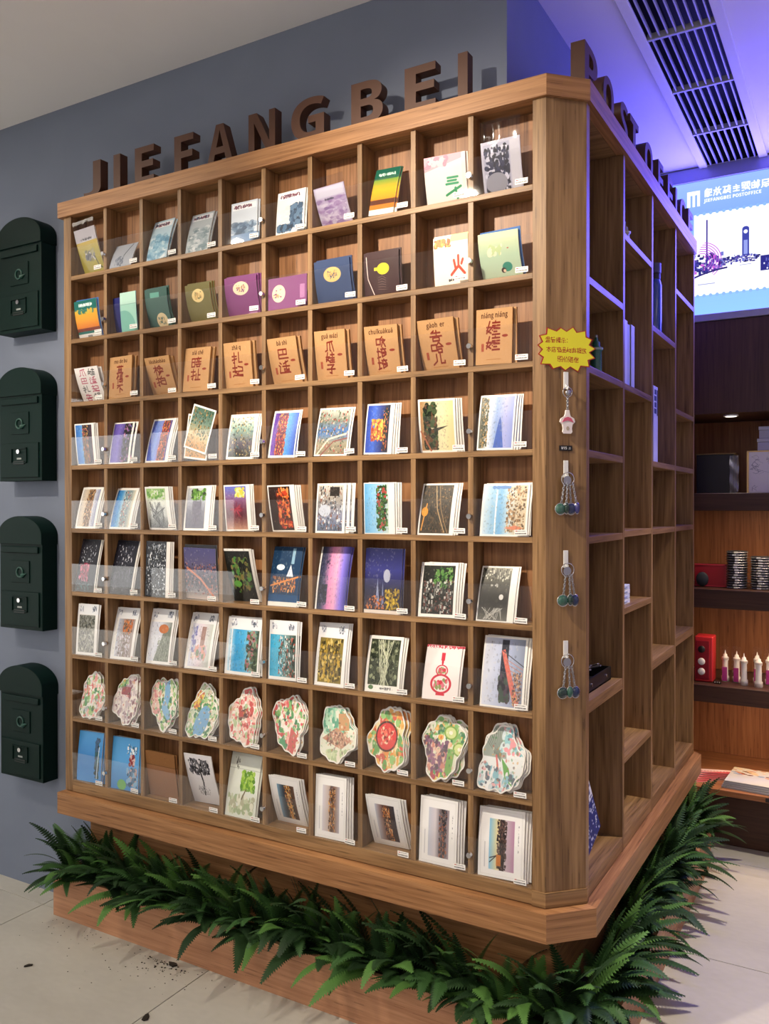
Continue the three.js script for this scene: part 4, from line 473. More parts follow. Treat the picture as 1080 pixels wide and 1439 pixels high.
PICS.forEach((row, r) => row.forEach(([desc, , extra], c) => {
  const [ox, w0, h, deg, dz] = GEO[r][c], f = ROW(r + 1), cell = -W + (c + 0.5) * CW, uv = tileUV(r, c);
  const th = r === 2 ? (c ? 0.007 : 0.004) : r < 2 ? 0.003 : r === 8 ? 0.003 : 0.0011, gap = (r === 2 ? 0.0105 : r === 8 ? 0.0045 : r === 7 ? 0.0042 : r < 2 ? 0.0045 : 0.003);
  const sw = r === 2 && c ? SW.kraft : r === 1 ? [SW.white, SW.sky, SW.green, SW.kraft, SW.plum, SW.plum, SW.navy, SW.dark, SW.cream, SW.cream][c] : r === 8 && c === 2 ? SW.brown : SW.white;
  const mat = r === 2 || r === 8 && c === 2 ? M.paper : M.print, curve = r === 1 ? 0.85 : r === 8 && c === 0 ? 0.6 : 0.4;
  const [nm, cat] = rowKind[r], grp = 'cards in the pocket of the ' + desc;
  const zf = dz > 0 ? -0.004 - dz : -0.005;                                   // where the foot of the front card stands
  for (let k = 0; k <= extra; k++) {
    const turn = (k ? deg * 0.4 + (r === 7 ? rr(-8, 8) : rr(-1.2, 1.2)) : deg) * Math.PI / 180, w = w0;
    const dx = k ? (c === 6 && r === 4 || c === 1 && r === 3 ? 0.013 : r === 2 ? 0.008 : r === 7 ? 0.005 : 0.0055) * k : 0;
    let z = zf - gap * k, lean = dz; const zmin = BACK + 0.0015 + th;
    if (lean < 0 && z + lean < zmin) lean = zmin - z; if (lean > 0 && z < zmin) { z = zmin; lean = Math.max(0.001, dz - gap * k * 0.9); if (r === 2) lean = Math.max(0.001, -0.004 - gap * k - z); }
    const lift = r === 7 ? 0 : Math.abs(Math.sin(turn)) * w / 2 + 0.0006;
    const label = k ? (extra > 1 ? 'card half hidden behind the ' : 'single card half hidden behind the ') + bare(desc) : desc;
    let px = cell + ox + dx; const half = w / 2 * Math.cos(turn) + 0.0008 + (r === 7 ? 0 : h * Math.abs(Math.sin(turn)) * 0.5);
    if (!(r === 3 && c === 3 && !k)) { const sl = h * Math.sin(turn), lo = cell - 0.0735 + w / 2 + Math.max(0, sl), hi = cell + 0.0735 - w / 2 + Math.min(0, sl); px = Math.min(Math.max(px + sl / 2, lo), Math.max(lo, hi)); }
    let m;
    if (r === 7) {
      const g = dieCut(c + 1, w * 1.08, h * 1.1, 0.0014, uv, SW.white); g.rotateZ(turn); g.computeBoundingBox(); g.translate(0, -g.boundingBox.min.y, 0); const hh = g.boundingBox.max.y - g.boundingBox.min.y, wx = Math.max(g.boundingBox.max.x, -g.boundingBox.min.x);
      g.rotateX(Math.asin(Math.max(-0.4, lean / hh))); if (wx > 0.073) g.scale(0.073 / wx, 1, 1);
      px = Math.min(Math.max(cell + ox + dx, cell - 0.074 + Math.min(wx, 0.073)), cell + 0.074 - Math.min(wx, 0.073));
      m = single(nm, g, M.print, label, cat, [px, f + 0.0006, z], extra ? grp : undefined);
    } else {
      let drawR = uv; if (k && r === 1 && (c === 0 || c === 9)) drawR = [...SW.blue, ...SW.blue]; if (k && r === 5 && c === 3) drawR = [...SW.dark, ...SW.dark];
      const hk = k && r === 1 ? h * 1.04 : k && r === 5 && c === 3 ? h * 1.07 : h;
      m = single(nm, sheet(w, hk, th, lean, curve, drawR, sw), mat, label, cat, [px, f + lift + (r === 3 && c === 3 && !k ? 0.018 : 0), z + (r === 3 && c === 3 && !k ? 0.002 : 0)], extra ? grp : undefined);
      m.rotation.z = turn;
    }
    if (!k && (r === 0 && (c === 0 || c === 6 || c === 9) || r === 8 && c > 4)) {          // clear sleeve
      const up = r === 0 ? (c === 9 ? 0.052 : 0.028) : 0.012, gw = w + 0.003, gh = h + up, P = new THREE.PlaneGeometry(gw, gh, 14, 18), a = P.attributes.position;
      for (let i = 0; i < a.count; i++) { const t = (a.getY(i) + gh / 2) / h, g = dz > 0 ? 0.6 * t + 0.4 * (1 - (1 - t) * (1 - t)) : 0.6 * t + 0.4 * t * t; const wob = (vnoise(a.getX(i) * 50 + 20, a.getY(i) * 34 + 20, 64, 64, 5 + c) - 0.5) * (t > 1 ? (c === 9 ? 0.011 : 0.006) : 0.0016); a.setXYZ(i, a.getX(i), (a.getY(i) + gh / 2) * Math.sqrt(Math.max(0.01, 1 - dz * dz / h / h)) + 0.001, Math.min(dz * Math.min(g, 1.05) + 0.0012 + wob, -0.0005 - z)); }
      P.computeVertexNormals(); part(m, 'clear_sleeve', P, r === 0 ? BAG : M.film, 'clear plastic sleeve');
    }
  }
  if (r === 1 && c === 1) { const m = single('booklet', sheet(0.08, 0.124, 0.003, 0.02, 0.85, [...SW.navy, ...SW.navy], SW.navy), M.print, 'dark navy booklet half hidden behind the pale aqua booklet', 'booklet', [cell - 0.033, f + 0.0006, -0.045]); }
  POCKETS.push([r, c, cell, f, desc]);
}));
// price tags on the acrylic
{
  const [cv, x] = canvasOf(256, 112); x.fillStyle = '#f6f4ee'; x.fillRect(0, 0, 256, 112);
  ps = 5; x.fillStyle = '#333'; for (let i = 0; i < 16; i++) x.fillRect(20 + i * 13, 20, 4 + pr() * 8, 16); x.fillStyle = '#b03030'; x.fillRect(20, 18, 40, 18); x.fillStyle = '#222'; for (let i = 0; i < 19; i++) x.fillRect(14 + i * 12, 62, 5 + pr() * 6, 30);
  const mat = [new THREE.MeshStandardMaterial({ color: 0xf4f2ec, roughness: 0.6 }), new THREE.MeshStandardMaterial({ map: texOf(cv), roughness: 0.5 })];
  const g = new THREE.BoxGeometry(0.033, 0.0135, 0.0007), mats = [mat[0], mat[0], mat[0], mat[0], mat[1], mat[0]];
  for (const [r, c, cell, f, desc] of POCKETS) {
    const m = single('price_tag', g, mats, 'white price tag below the ' + bare(desc), 'price tag', [cell + 0.053 + rr(-0.003, 0.003), f + 0.0105 + rr(-0.001, 0.003), 0.0037], 'price tags on the acrylic strips');
    m.rotation.z = rr(-0.03, 0.03);
  }
}
// ---------------------------------------------------------------- mailboxes
{
  const green = plain(0x07201c, 0.5, 0, { specularIntensity: 0.22 }), dk = plain(0x06100e, 0.5);
  const archShape = (w, h, rise, inset = 0) => { const s = new THREE.Shape(), a = w / 2 - inset; s.moveTo(-a, inset); s.lineTo(a, inset); s.lineTo(a, h - rise); s.absellipse(0, h - rise, a, rise - inset, 0, Math.PI, false); s.lineTo(-a, inset); return s; };
  [[2.05, 'topmost of the wall column'], [1.508, 'second from the top of the column'], [0.968, 'second from the bottom of the column'], [0.423, 'lowest of the wall column']].forEach(([y, d]) => {
    const o = thing('mailbox', 'dark green metal arched mailbox, ' + d, 'mailbox', [-1.966, y, -0.0995], 'mailboxes on the blue grey wall'), w = 0.232, h = 0.412, D = 0.06;
    part(o, 'body', new THREE.ExtrudeGeometry(archShape(w, h - 0.004, 0.07), { depth: D, bevelEnabled: true, bevelSize: 0.002, bevelThickness: 0.002, bevelSegments: 2, curveSegments: 20 }).translate(0, 0.002, 0.002), green);
    const lid = archShape(w + 0.008, 0.098, 0.07);
    part(o, 'lid', new THREE.ExtrudeGeometry(lid, { depth: D + 0.007, bevelEnabled: true, bevelSize: 0.002, bevelThickness: 0.002, bevelSegments: 2, curveSegments: 20 }).translate(0, 0.312, 0.002), green);
    part(o, 'slot_flap', new RoundedBoxGeometry(w - 0.03, 0.024, 0.008, 2, 0.003).translate(0, 0.29, D + 0.007), green);
    part(o, 'door', new RoundedBoxGeometry(w - 0.024, 0.125, 0.006, 2, 0.002).translate(0, 0.075, D + 0.006), green);
    const f = part(o, 'emblem_panel', new RoundedBoxGeometry(0.1, 0.08, 0.004, 2, 0.0015).translate(0, 0.21, D + 0.0055), green);
    part(f, 'post_horn', merge([new THREE.TorusGeometry(0.017, 0.003, 8, 24).translate(0, 0.208, D + 0.009), new THREE.ConeGeometry(0.009, 0.024, 12, 1, true).rotateZ(-1.2).translate(0.026, 0.2, D + 0.009)]), plain(0x1d4a40, 0.4));
    part(o, 'nameplate_frame', merge([[0, 0.026, 0.086, 0.004], [0, -0.026, 0.086, 0.004], [-0.041, 0, 0.004, 0.056], [0.041, 0, 0.004, 0.056]].map(([a, b, c, e]) => new THREE.BoxGeometry(c, e, 0.004).translate(a, b + 0.092, D + 0.0108))), green);
    part(o, 'lock', cyl(0.008, 0.007, 18).rotateX(Math.PI / 2).translate(0, 0.106, D + 0.0125), M.chrome, 'chrome key lock');
    part(o, 'pull_slot', new RoundedBoxGeometry(0.06, 0.012, 0.004, 2, 0.0015).translate(0, 0.066, D + 0.0105), dk);
    part(o, 'number_plate', new THREE.BoxGeometry(0.024, 0.006, 0.001).translate(0, 0.081, D + 0.0096), plain(0x9aa09c, 0.5), 'tiny pale number plate');
  });
}
// ---------------------------------------------------------------- things on the corner post
const FACE = (y, s = 0, out = 0) => { const k = Math.SQRT1_2; return [0.0719 + s * k + out * k, y, -0.0384 - s * k + out * k]; };
{
  const T = Math.PI / 4, pts = (n, ro, ri, sx, sy, seed) => { const a = []; for (let i = 0; i < n * 2; i++) { const t = i / (n * 2) * Math.PI * 2 + 0.08, q = i % 2 ? ri : ro * (0.94 + 0.1 * hash(i, 3, seed)), e = 1 / Math.pow(Math.pow(Math.abs(Math.cos(t)), 3.2) + Math.pow(Math.abs(Math.sin(t)), 3.2), 1 / 3.2); a.push(new THREE.Vector2(Math.cos(t) * q * sx * e, Math.sin(t) * q * sy * e)); } return a; };
  const o = thing('notice_sign', 'yellow starburst notice with red border and handwritten red text', 'sign', FACE(1.7975, -0.002, 0.001), undefined, T);
  part(o, 'border', new THREE.ExtrudeGeometry(new THREE.Shape(pts(15, 1, 0.82, 0.079, 0.054, 2)), { depth: 0.0012, bevelEnabled: false }), plain(0xb02a24, 0.5));
  const g = new THREE.ShapeGeometry(new THREE.Shape(pts(15, 0.95, 0.77, 0.079, 0.054, 2))), p = g.attributes.position, u = g.attributes.uv; for (let i = 0; i < p.count; i++) u.setXY(i, p.getX(i) / 0.17 + 0.5, p.getY(i) / 0.12 + 0.5);
  g.translate(0, 0, 0.0016);
  const [cv, x] = canvasOf(680, 480); x.fillStyle = '#ebe231'; x.fillRect(0, 0, 680, 480);
  const line = (t, lx, ly, s) => [...t].forEach((ch, i) => zi(x, ch, lx + i * s * 1.02, ly, s * 0.94, s, '#a8380f', 6));
  line('温馨提示', 120, 130, 54); line('本店商品如有损坏', 130, 222, 53); line('照价赔偿', 250, 312, 56); x.fillStyle = '#a8380f'; x.fillRect(348, 140, 8, 8); x.fillRect(348, 168, 8, 8);
  part(o, 'paper', g, new THREE.MeshStandardMaterial({ map: texOf(cv), roughness: 0.5, side: THREE.DoubleSide }));
  const hookLabels = ['white adhesive hook holding the pink charm', 'white adhesive hook holding four glass key fobs', 'white adhesive hook holding three glass key fobs, below the fourfold bunch', 'lowest white adhesive hook on the corner post'];
  const torus = (r, t, seg = 28) => new THREE.TorusGeometry(r, t, 8, seg);
  const chain = (x0, y0, x1, y1, z, n) => { const a = []; for (let i = 0; i < n; i++) { const t = (i + 0.5) / n; a.push(new THREE.TorusGeometry(0.0034, 0.0011, 5, 9).scale(0.8, 1.2, 1).rotateY(i % 2 ? 1.4 : 0.2).translate(x0 + (x1 - x0) * t, y0 + (y1 - y0) * t, z)); } return merge(a); };
  const tops = [1.742, 1.527, 1.308, 1.088];
  tops.forEach((y, i) => {
    const h = thing('adhesive_hook', hookLabels[i], 'hook', FACE(y - 0.042, -0.002, 0.0004), undefined, T);
    part(h, 'back_plate', new RoundedBoxGeometry(0.0125, 0.042, 0.003, 2, 0.001).translate(0, 0.021, 0.0016), M.white);
    part(h, 'hook_arm', new THREE.TubeGeometry(new THREE.CatmullRomCurve3([[0, 0.012, 0.002], [0, 0.002, 0.006], [0, -0.001, 0.010], [0, 0.006, 0.0135]].map((q) => new THREE.Vector3(...q))), 12, 0.0017, 8), M.white);
  });
  {
    const c = thing('charm_keyring', 'pink and white flower tower keyring charm hanging on the top hook', 'keyring', FACE(1.592, -0.002, 0.009), undefined, T);
    part(c, 'split_ring', torus(0.012, 0.0011).translate(0, 0.1, 0.001), M.chrome); part(c, 'swivel', new THREE.SphereGeometry(0.0075, 14, 10).scale(1, 1, 0.5).translate(0, 0.098, 0.0052), M.steel);
    part(c, 'chain', chain(0, 0.088, 0, 0.058, 0.001, 7), M.steel);
    const sh = (k) => { const s = new THREE.Shape(); [[0.009, 0], [0.0125, 0.004], [0.011, 0.012], [0.013, 0.022], [0.0195, 0.028], [0.017, 0.036], [0.008, 0.041], [0.006, 0.046], [0.004, 0.056]].forEach(([a, b], i) => (i ? s.lineTo(a * k, 0.028 + (b - 0.028) * k) : s.moveTo(a * k, 0.028 + (b - 0.028) * k))); [[0.004, 0.056], [0.006, 0.046], [0.008, 0.041], [0.017, 0.036], [0.0195, 0.028], [0.013, 0.022], [0.011, 0.012], [0.0125, 0.004], [0.009, 0]].forEach(([a, b]) => s.lineTo(-a * k, 0.028 + (b - 0.028) * k)); return s; };
    part(c, 'charm', new THREE.ExtrudeGeometry(sh(1), { depth: 0.004, bevelEnabled: true, bevelSize: 0.0006, bevelThickness: 0.0006 }).translate(0, 0, -0.002), plain(0xf2e8e2, 0.3));
    const roof = new THREE.Shape(); [[-0.0155, 0.026], [-0.009, 0.037], [0, 0.040], [0.009, 0.037], [0.0155, 0.026], [0.009, 0.029], [0, 0.031], [-0.009, 0.029]].forEach(([a, b], i) => (i ? roof.lineTo(a, b) : roof.moveTo(a, b)));
    part(c, 'roof_enamel', new THREE.ExtrudeGeometry(roof, { depth: 0.001, bevelEnabled: false }).translate(0, 0, 0.0028), plain(0xd8607a, 0.3), 'pink enamel roof');
    part(c, 'door_enamel', new THREE.CircleGeometry(0.004, 16).scale(1, 1.3, 1).translate(0, 0.012, 0.0032), plain(0xb8a890, 0.4));
  }
  const glass = [[0x2f5a4a, 0x9fb8a8], [0x123024, 0x5a8a74], [0x16264e, 0x6a80c0], [0x33306a, 0x9a98d8]];
  const fob = (g, name, ci, x, y, rx, z) => {
    part(g, 'chain', chain(x * 0.5, y + 0.062, x * 0.9, y + 0.014, z * 0.6 + 0.001, 9), M.steel);
    const b = part(g, 'glass_fob', new THREE.SphereGeometry(0.0135, 20, 14).scale(rx, 1, 0.55).translate(x, y, z), new THREE.MeshPhysicalMaterial({ color: glass[ci][0], roughness: 0.08, clearcoat: 1, clearcoatRoughness: 0.03 }), name);
    part(b, 'rim', torus(0.0138, 0.0013).scale(rx, 1, 1).translate(x, y, z - 0.001), M.chrome);
  };
  [['bunch of four glass cabochon key fobs hanging below the black price strip', 1.409, [[0, -0.0195, 1], [1, -0.006, 0.55], [2, 0.0085, 0.9], [3, 0.0225, 0.5]]], ['bunch of three glass key fobs with one large pale green', 1.187, [[0, -0.013, 1.05], [1, 0.005, 0.6], [2, 0.019, 0.75]]], ['lowest bunch of three glass key fobs with a royal blue one', 0.963, [[1, -0.013, 1.0], [0, 0.004, 0.6], [2, 0.021, 0.8]]]].forEach(([lb, y, list], i) => {
    const c = thing('keyring_bunch', lb, 'keyring', FACE(y - 0.0136, -0.001, 0.0095), 'key fob bunches on the post', T);
    part(c, 'split_ring', torus(0.0165, 0.0013).translate(0, [0.0855, 0.0875, 0.0905][i], 0.001), M.chrome);
    part(c, 'ring_disc', cyl(0.0105, 0.0016, 20).rotateX(Math.PI / 2).translate(-0.003, [0.083, 0.085, 0.088][i], 0.0042), M.steel);
    list.forEach(([ci, x, rx], k) => fob(c, ['pale green', 'dark green', 'navy blue', 'violet blue'][ci] + ' glass fob', ci, x, 0.0136 + (k % 2) * 0.002, rx, 0.002 + (k % 2) * 0.004));
  });
  const [pc, px] = canvasOf(256, 96); px.fillStyle = '#101012'; px.fillRect(0, 0, 256, 96); px.fillStyle = '#e8e8e4'; px.font = 'bold 70px sans-serif'; px.fillText('¥15', 34, 72); px.font = '56px sans-serif'; px.fillText('.0', 178, 72);
  const pm = plain(0x101012, 0.5), pf = new THREE.MeshStandardMaterial({ map: texOf(pc), roughness: 0.5 });
  const s = single('price_strip', new THREE.BoxGeometry(0.034, 0.0125, 0.002), [pm, pm, pm, pm, pf, pm], 'small black price strip below the pink charm', 'price tag', FACE(1.557, -0.002, 0.0012)); s.rotation.y = T;
}
// ---------------------------------------------------------------- things in the side bookcase
const tower = (h, r) => lathe([[0, 0], [r, 0], [r, h * 0.1], [r * 0.82, h * 0.12], [r * 0.78, h * 0.62], [r * 0.95, h * 0.64], [r * 0.95, h * 0.7], [r * 0.6, h * 0.73], [r * 0.55, h * 0.82], [r * 0.3, h * 0.86], [r * 0.22, h * 0.92], [0.001, h]], 8);
{
  const glazed = (c) => plain(c, 0.25, 0, { clearcoat: 0.6 });
  const tw = (n, lb, c, p, h, r, cap) => { const o = thing(n, lb, 'souvenir', p); part(o, 'body', tower(h, r), glazed(c)); part(o, 'finial', new THREE.SphereGeometry(r * 0.24, 12, 8).translate(0, h * 0.96, 0), M.steel); part(o, 'clock_band', cyl(r * 0.97, h * 0.05, 8).translate(0, h * 0.67, 0), glazed(cap)); };
  tw('tower_souvenir', 'green tower souvenir on the cubby shelf behind the starburst notice', 0x2f6a58, [0.055, 1.7655, -0.355], 0.125, 0.02, 0x9ab0a8);
  tw('tower_souvenir', 'cream tower souvenir in the upper second cubby', 0xb8b09a, [0.045, 2.1905, -0.70], 0.115, 0.021, 0xd8d0b8);
  {
    const o = thing('tall_bottle', 'tall glossy blue bottle with a dark cap', 'bottle', [0.055, 1.9955, -1.075]);
    part(o, 'body', lathe([[0, 0], [0.024, 0], [0.026, 0.01], [0.026, 0.19], [0.021, 0.21], [0.018, 0.215]], 24), glazed(0x274a9c)); part(o, 'neck_band', cyl(0.0215, 0.02, 20).translate(0, 0.222, 0), M.black); part(o, 'cap', cyl(0.0235, 0.034, 20).translate(0, 0.25, 0), plain(0x4a4c68, 0.4));
  }
  {
    const o = thing('trinket_stand', 'dark metal trinket with a silver ball and slanted rod in the far top cubby', 'trinket', [0.06, 2.1955, -1.27]);
    part(o, 'base', lathe([[0, 0], [0.022, 0], [0.02, 0.006], [0.006, 0.01], [0.005, 0.06]], 16), M.black); part(o, 'beads', merge([0.02, 0.034, 0.048].map((y) => new THREE.SphereGeometry(0.0095, 12, 8).translate(0, y, 0))), plain(0x2a2a34, 0.3, 0.6)); part(o, 'ball', new THREE.SphereGeometry(0.014, 16, 12).translate(0, 0.078, 0), M.steel); part(o, 'rod', cyl(0.002, 0.15, 8).rotateX(-0.75).translate(0, 0.118, -0.045), M.steel);
  }
  const book = (x0, x1, z0, z1, y, h, cover, lb, grp) => { const o = thing('boxed_book', lb, 'book', [(x0 + x1) / 2, y, (z0 + z1) / 2], grp); wpart(o, 'cover', merge([box(x0, x1, y, y + h, z1 - 0.003, z1, 'y', 0.0008), box(x0, x1, y, y + h, z0, z0 + 0.003, 'y', 0.0008), box(x1 - 0.003, x1, y, y + h, z0, z1, 'y', 0.0008)]), cover); wpart(o, 'pages', box(x0, x1 - 0.004, y + 0.003, y + h - 0.003, z0 + 0.0032, z1 - 0.0032, 'y', 0), plain(0xe4dfd2, 0.8)); return o; };
  const wc = plain(0xdfe3ee, 0.5), gc = plain(0xc4cbe0, 0.5), lc = plain(0xd4d8ea, 0.5);
  book(-0.03, 0.098, -0.527, -0.486, 1.7655, 0.19, wc, 'white boxed book standing against the cubby divider, with two more beside it', 'white books in the second cubby');
  book(-0.03, 0.096, -0.566, -0.5275, 1.7655, 0.184, gc, 'grey white boxed book in the middle of three', 'white books in the second cubby');
  book(-0.03, 0.099, -0.61, -0.5665, 1.7655, 0.188, lc, 'pale lilac boxed book, farthest along of three', 'white books in the second cubby');
  { const o = book(-0.03, 0.099, -0.93, -0.862, 1.5605, 0.25, wc, 'tall white boxed book with dark print at the spine top'); wpart(o, 'spine_print', merge([0, 1, 2, 3].map((k) => box(0.0991, 0.0996, 1.72 + k * 0.021, 1.736 + k * 0.021, -0.905, -0.876 - 0.004 * (k % 2), 'y', 0))), plain(0x2c3c60, 0.6), 'dark blue lettering blocks'); wpart(o, 'spine_stripe', box(0.0991, 0.0996, 1.715, 1.80, -0.925, -0.914, 'y', 0), plain(0x3a4258, 0.6)); }
  for (let k = 0; k < 4; k++) {
    const o = thing('small_box', k === 3 ? 'small white box on top of the little stack in the bookcase' : 'small white box in the little stack in the bookcase, under others', 'box', [0.045, 1.1256 + k * 0.0142, -0.542 + (k % 2) * 0.002], 'stacked small white boxes');
    part(o, 'carton', new RoundedBoxGeometry(0.09, 0.0136, 0.104, 1, 0.001).translate(0, 0.0069, 0), plain(k % 2 ? 0xd4dae8 : 0xe6e8ec, 0.5)); part(o, 'printed_stripe', new THREE.BoxGeometry(0.001, 0.004, 0.06).translate(0.0457, 0.007, 0.01), plain(0x9aa8c4, 0.5));
  }
  {
    const o = thing('display_tray', 'black display tray of bagged silver clips', 'tray', [0.035, 0.9305, -0.27]);
    const f = (a, b, c, d, e, g) => new THREE.BoxGeometry(b - a, d - c, g - e).translate((a + b) / 2, (c + d) / 2, (e + g) / 2);
    part(o, 'tray', merge([f(-0.05, 0.05, 0, 0.004, -0.13, 0.13), f(0.046, 0.05, 0, 0.036, -0.13, 0.13), f(-0.05, -0.046, 0, 0.036, -0.13, 0.13), f(-0.046, 0.046, 0, 0.036, 0.126, 0.13), f(-0.046, 0.046, 0, 0.036, -0.13, -0.126)]), M.black);
    for (const z of [-0.08, 0.06]) part(o, 'rivet', cyl(0.004, 0.003, 12).rotateZ(Math.PI / 2).translate(0.0515, 0.018, z), M.chrome);
    for (let k = 0; k < 9; k++) { const c = thing('bagged_clip', 'silver clip in clear film lying in the black tray', 'clip', [0.033 + rr(-0.008, 0.008), 0.968, -0.17 - k * 0.024], 'clips in the black tray', rr(-0.3, 0.3)); part(c, 'clip', new RoundedBoxGeometry(0.07, 0.004, 0.011, 2, 0.0015).rotateZ(rr(0.1, 0.4)), M.steel); const P = new THREE.PlaneGeometry(0.08, 0.03, 6, 4), a = P.attributes.position; for (let i = 0; i < a.count; i++) a.setZ(i, rr(-0.003, 0.003)); P.computeVertexNormals(); part(c, 'film', P.rotateX(-1.2).rotateZ(0.25).translate(0, 0.012, 0), M.film, 'crumpled clear film'); }
  }
  const clip = (p, lb) => { const o = thing('black_clip', lb, 'clip', p); part(o, 'jaw', new THREE.ExtrudeGeometry(new THREE.Shape([[-0.014, 0], [0.014, 0], [0.009, 0.012], [-0.009, 0.012]].map((q) => new THREE.Vector2(...q))), { depth: 0.02, bevelEnabled: false }), M.black); part(o, 'handle', new THREE.TorusGeometry(0.008, 0.0015, 6, 14, Math.PI).translate(0, 0.012, 0.01), M.black); };
  clip([0.05, 0.7005, -0.63], 'black clip lying on the low second cubby shelf'); clip([0.06, 0.9185, -0.87], 'black clip lying on the third cubby shelf');
  { const o = thing('price_holder', 'small black price holder on an empty shelf of the first cubby column', 'price holder', [0.075, 1.3405, -0.165]); part(o, 'foot', new RoundedBoxGeometry(0.014, 0.005, 0.05, 1, 0.001).translate(0, 0.0026, 0), M.black); part(o, 'plate', new RoundedBoxGeometry(0.004, 0.02, 0.052, 1, 0.001).rotateZ(0.2).translate(0, 0.015, 0), M.black); }
  {
    const [cv, x] = canvasOf(192, 256); x.fillStyle = '#dfe2ee'; x.fillRect(0, 0, 192, 256); ps = 77; x.fillStyle = '#24357e'; x.fillRect(0, 120, 192, 136); for (let i = 0; i < 160; i++) { x.fillStyle = pr() < 0.5 ? '#cfd6ee' : '#1c2a6a'; x.fillRect(pr() * 192, 116 + pr() * 140, 3 + pr() * 9, 3 + pr() * 9); } for (let i = 0; i < 26; i++) { x.fillStyle = '#24357e'; x.fillRect(pr() * 180, 60 + pr() * 60, 8 + pr() * 18, 6 + pr() * 14); }
    const e = plain(0xdfe2ee, 0.5), f = new THREE.MeshStandardMaterial({ map: texOf(cv), roughness: 0.4 });
    const m = single('patterned_card', new THREE.BoxGeometry(0.005, 0.19, 0.13).translate(0, 0.095, 0), [f, e, e, e, e, e], 'blue and white patterned card leaning at the bookcase foot', 'card', [0.065, 0.5035, -0.30]); m.rotation.set(0.36, 0, 0.12);
  }
  single('clear_divider', new RoundedBoxGeometry(0.19, 0.27, 0.003, 1, 0.0008).translate(0, 0.135, 0), M.acrylic, 'thin clear acrylic sheet standing upright against a bookcase divider', 'acrylic sheet', [0.012, 0.4805, -0.825]);
  { const o = thing('small_figurine', 'small brown figurine at the bookcase foot in the second column', 'figurine', [0.05, 0.4805, -0.60]); part(o, 'body', lathe([[0, 0], [0.018, 0], [0.02, 0.02], [0.012, 0.05], [0.009, 0.06]], 14), plain(0x5a3c2c, 0.5)); part(o, 'head', new THREE.SphereGeometry(0.013, 14, 10).translate(0, 0.07, 0), plain(0x8a6a54, 0.5)); }
}
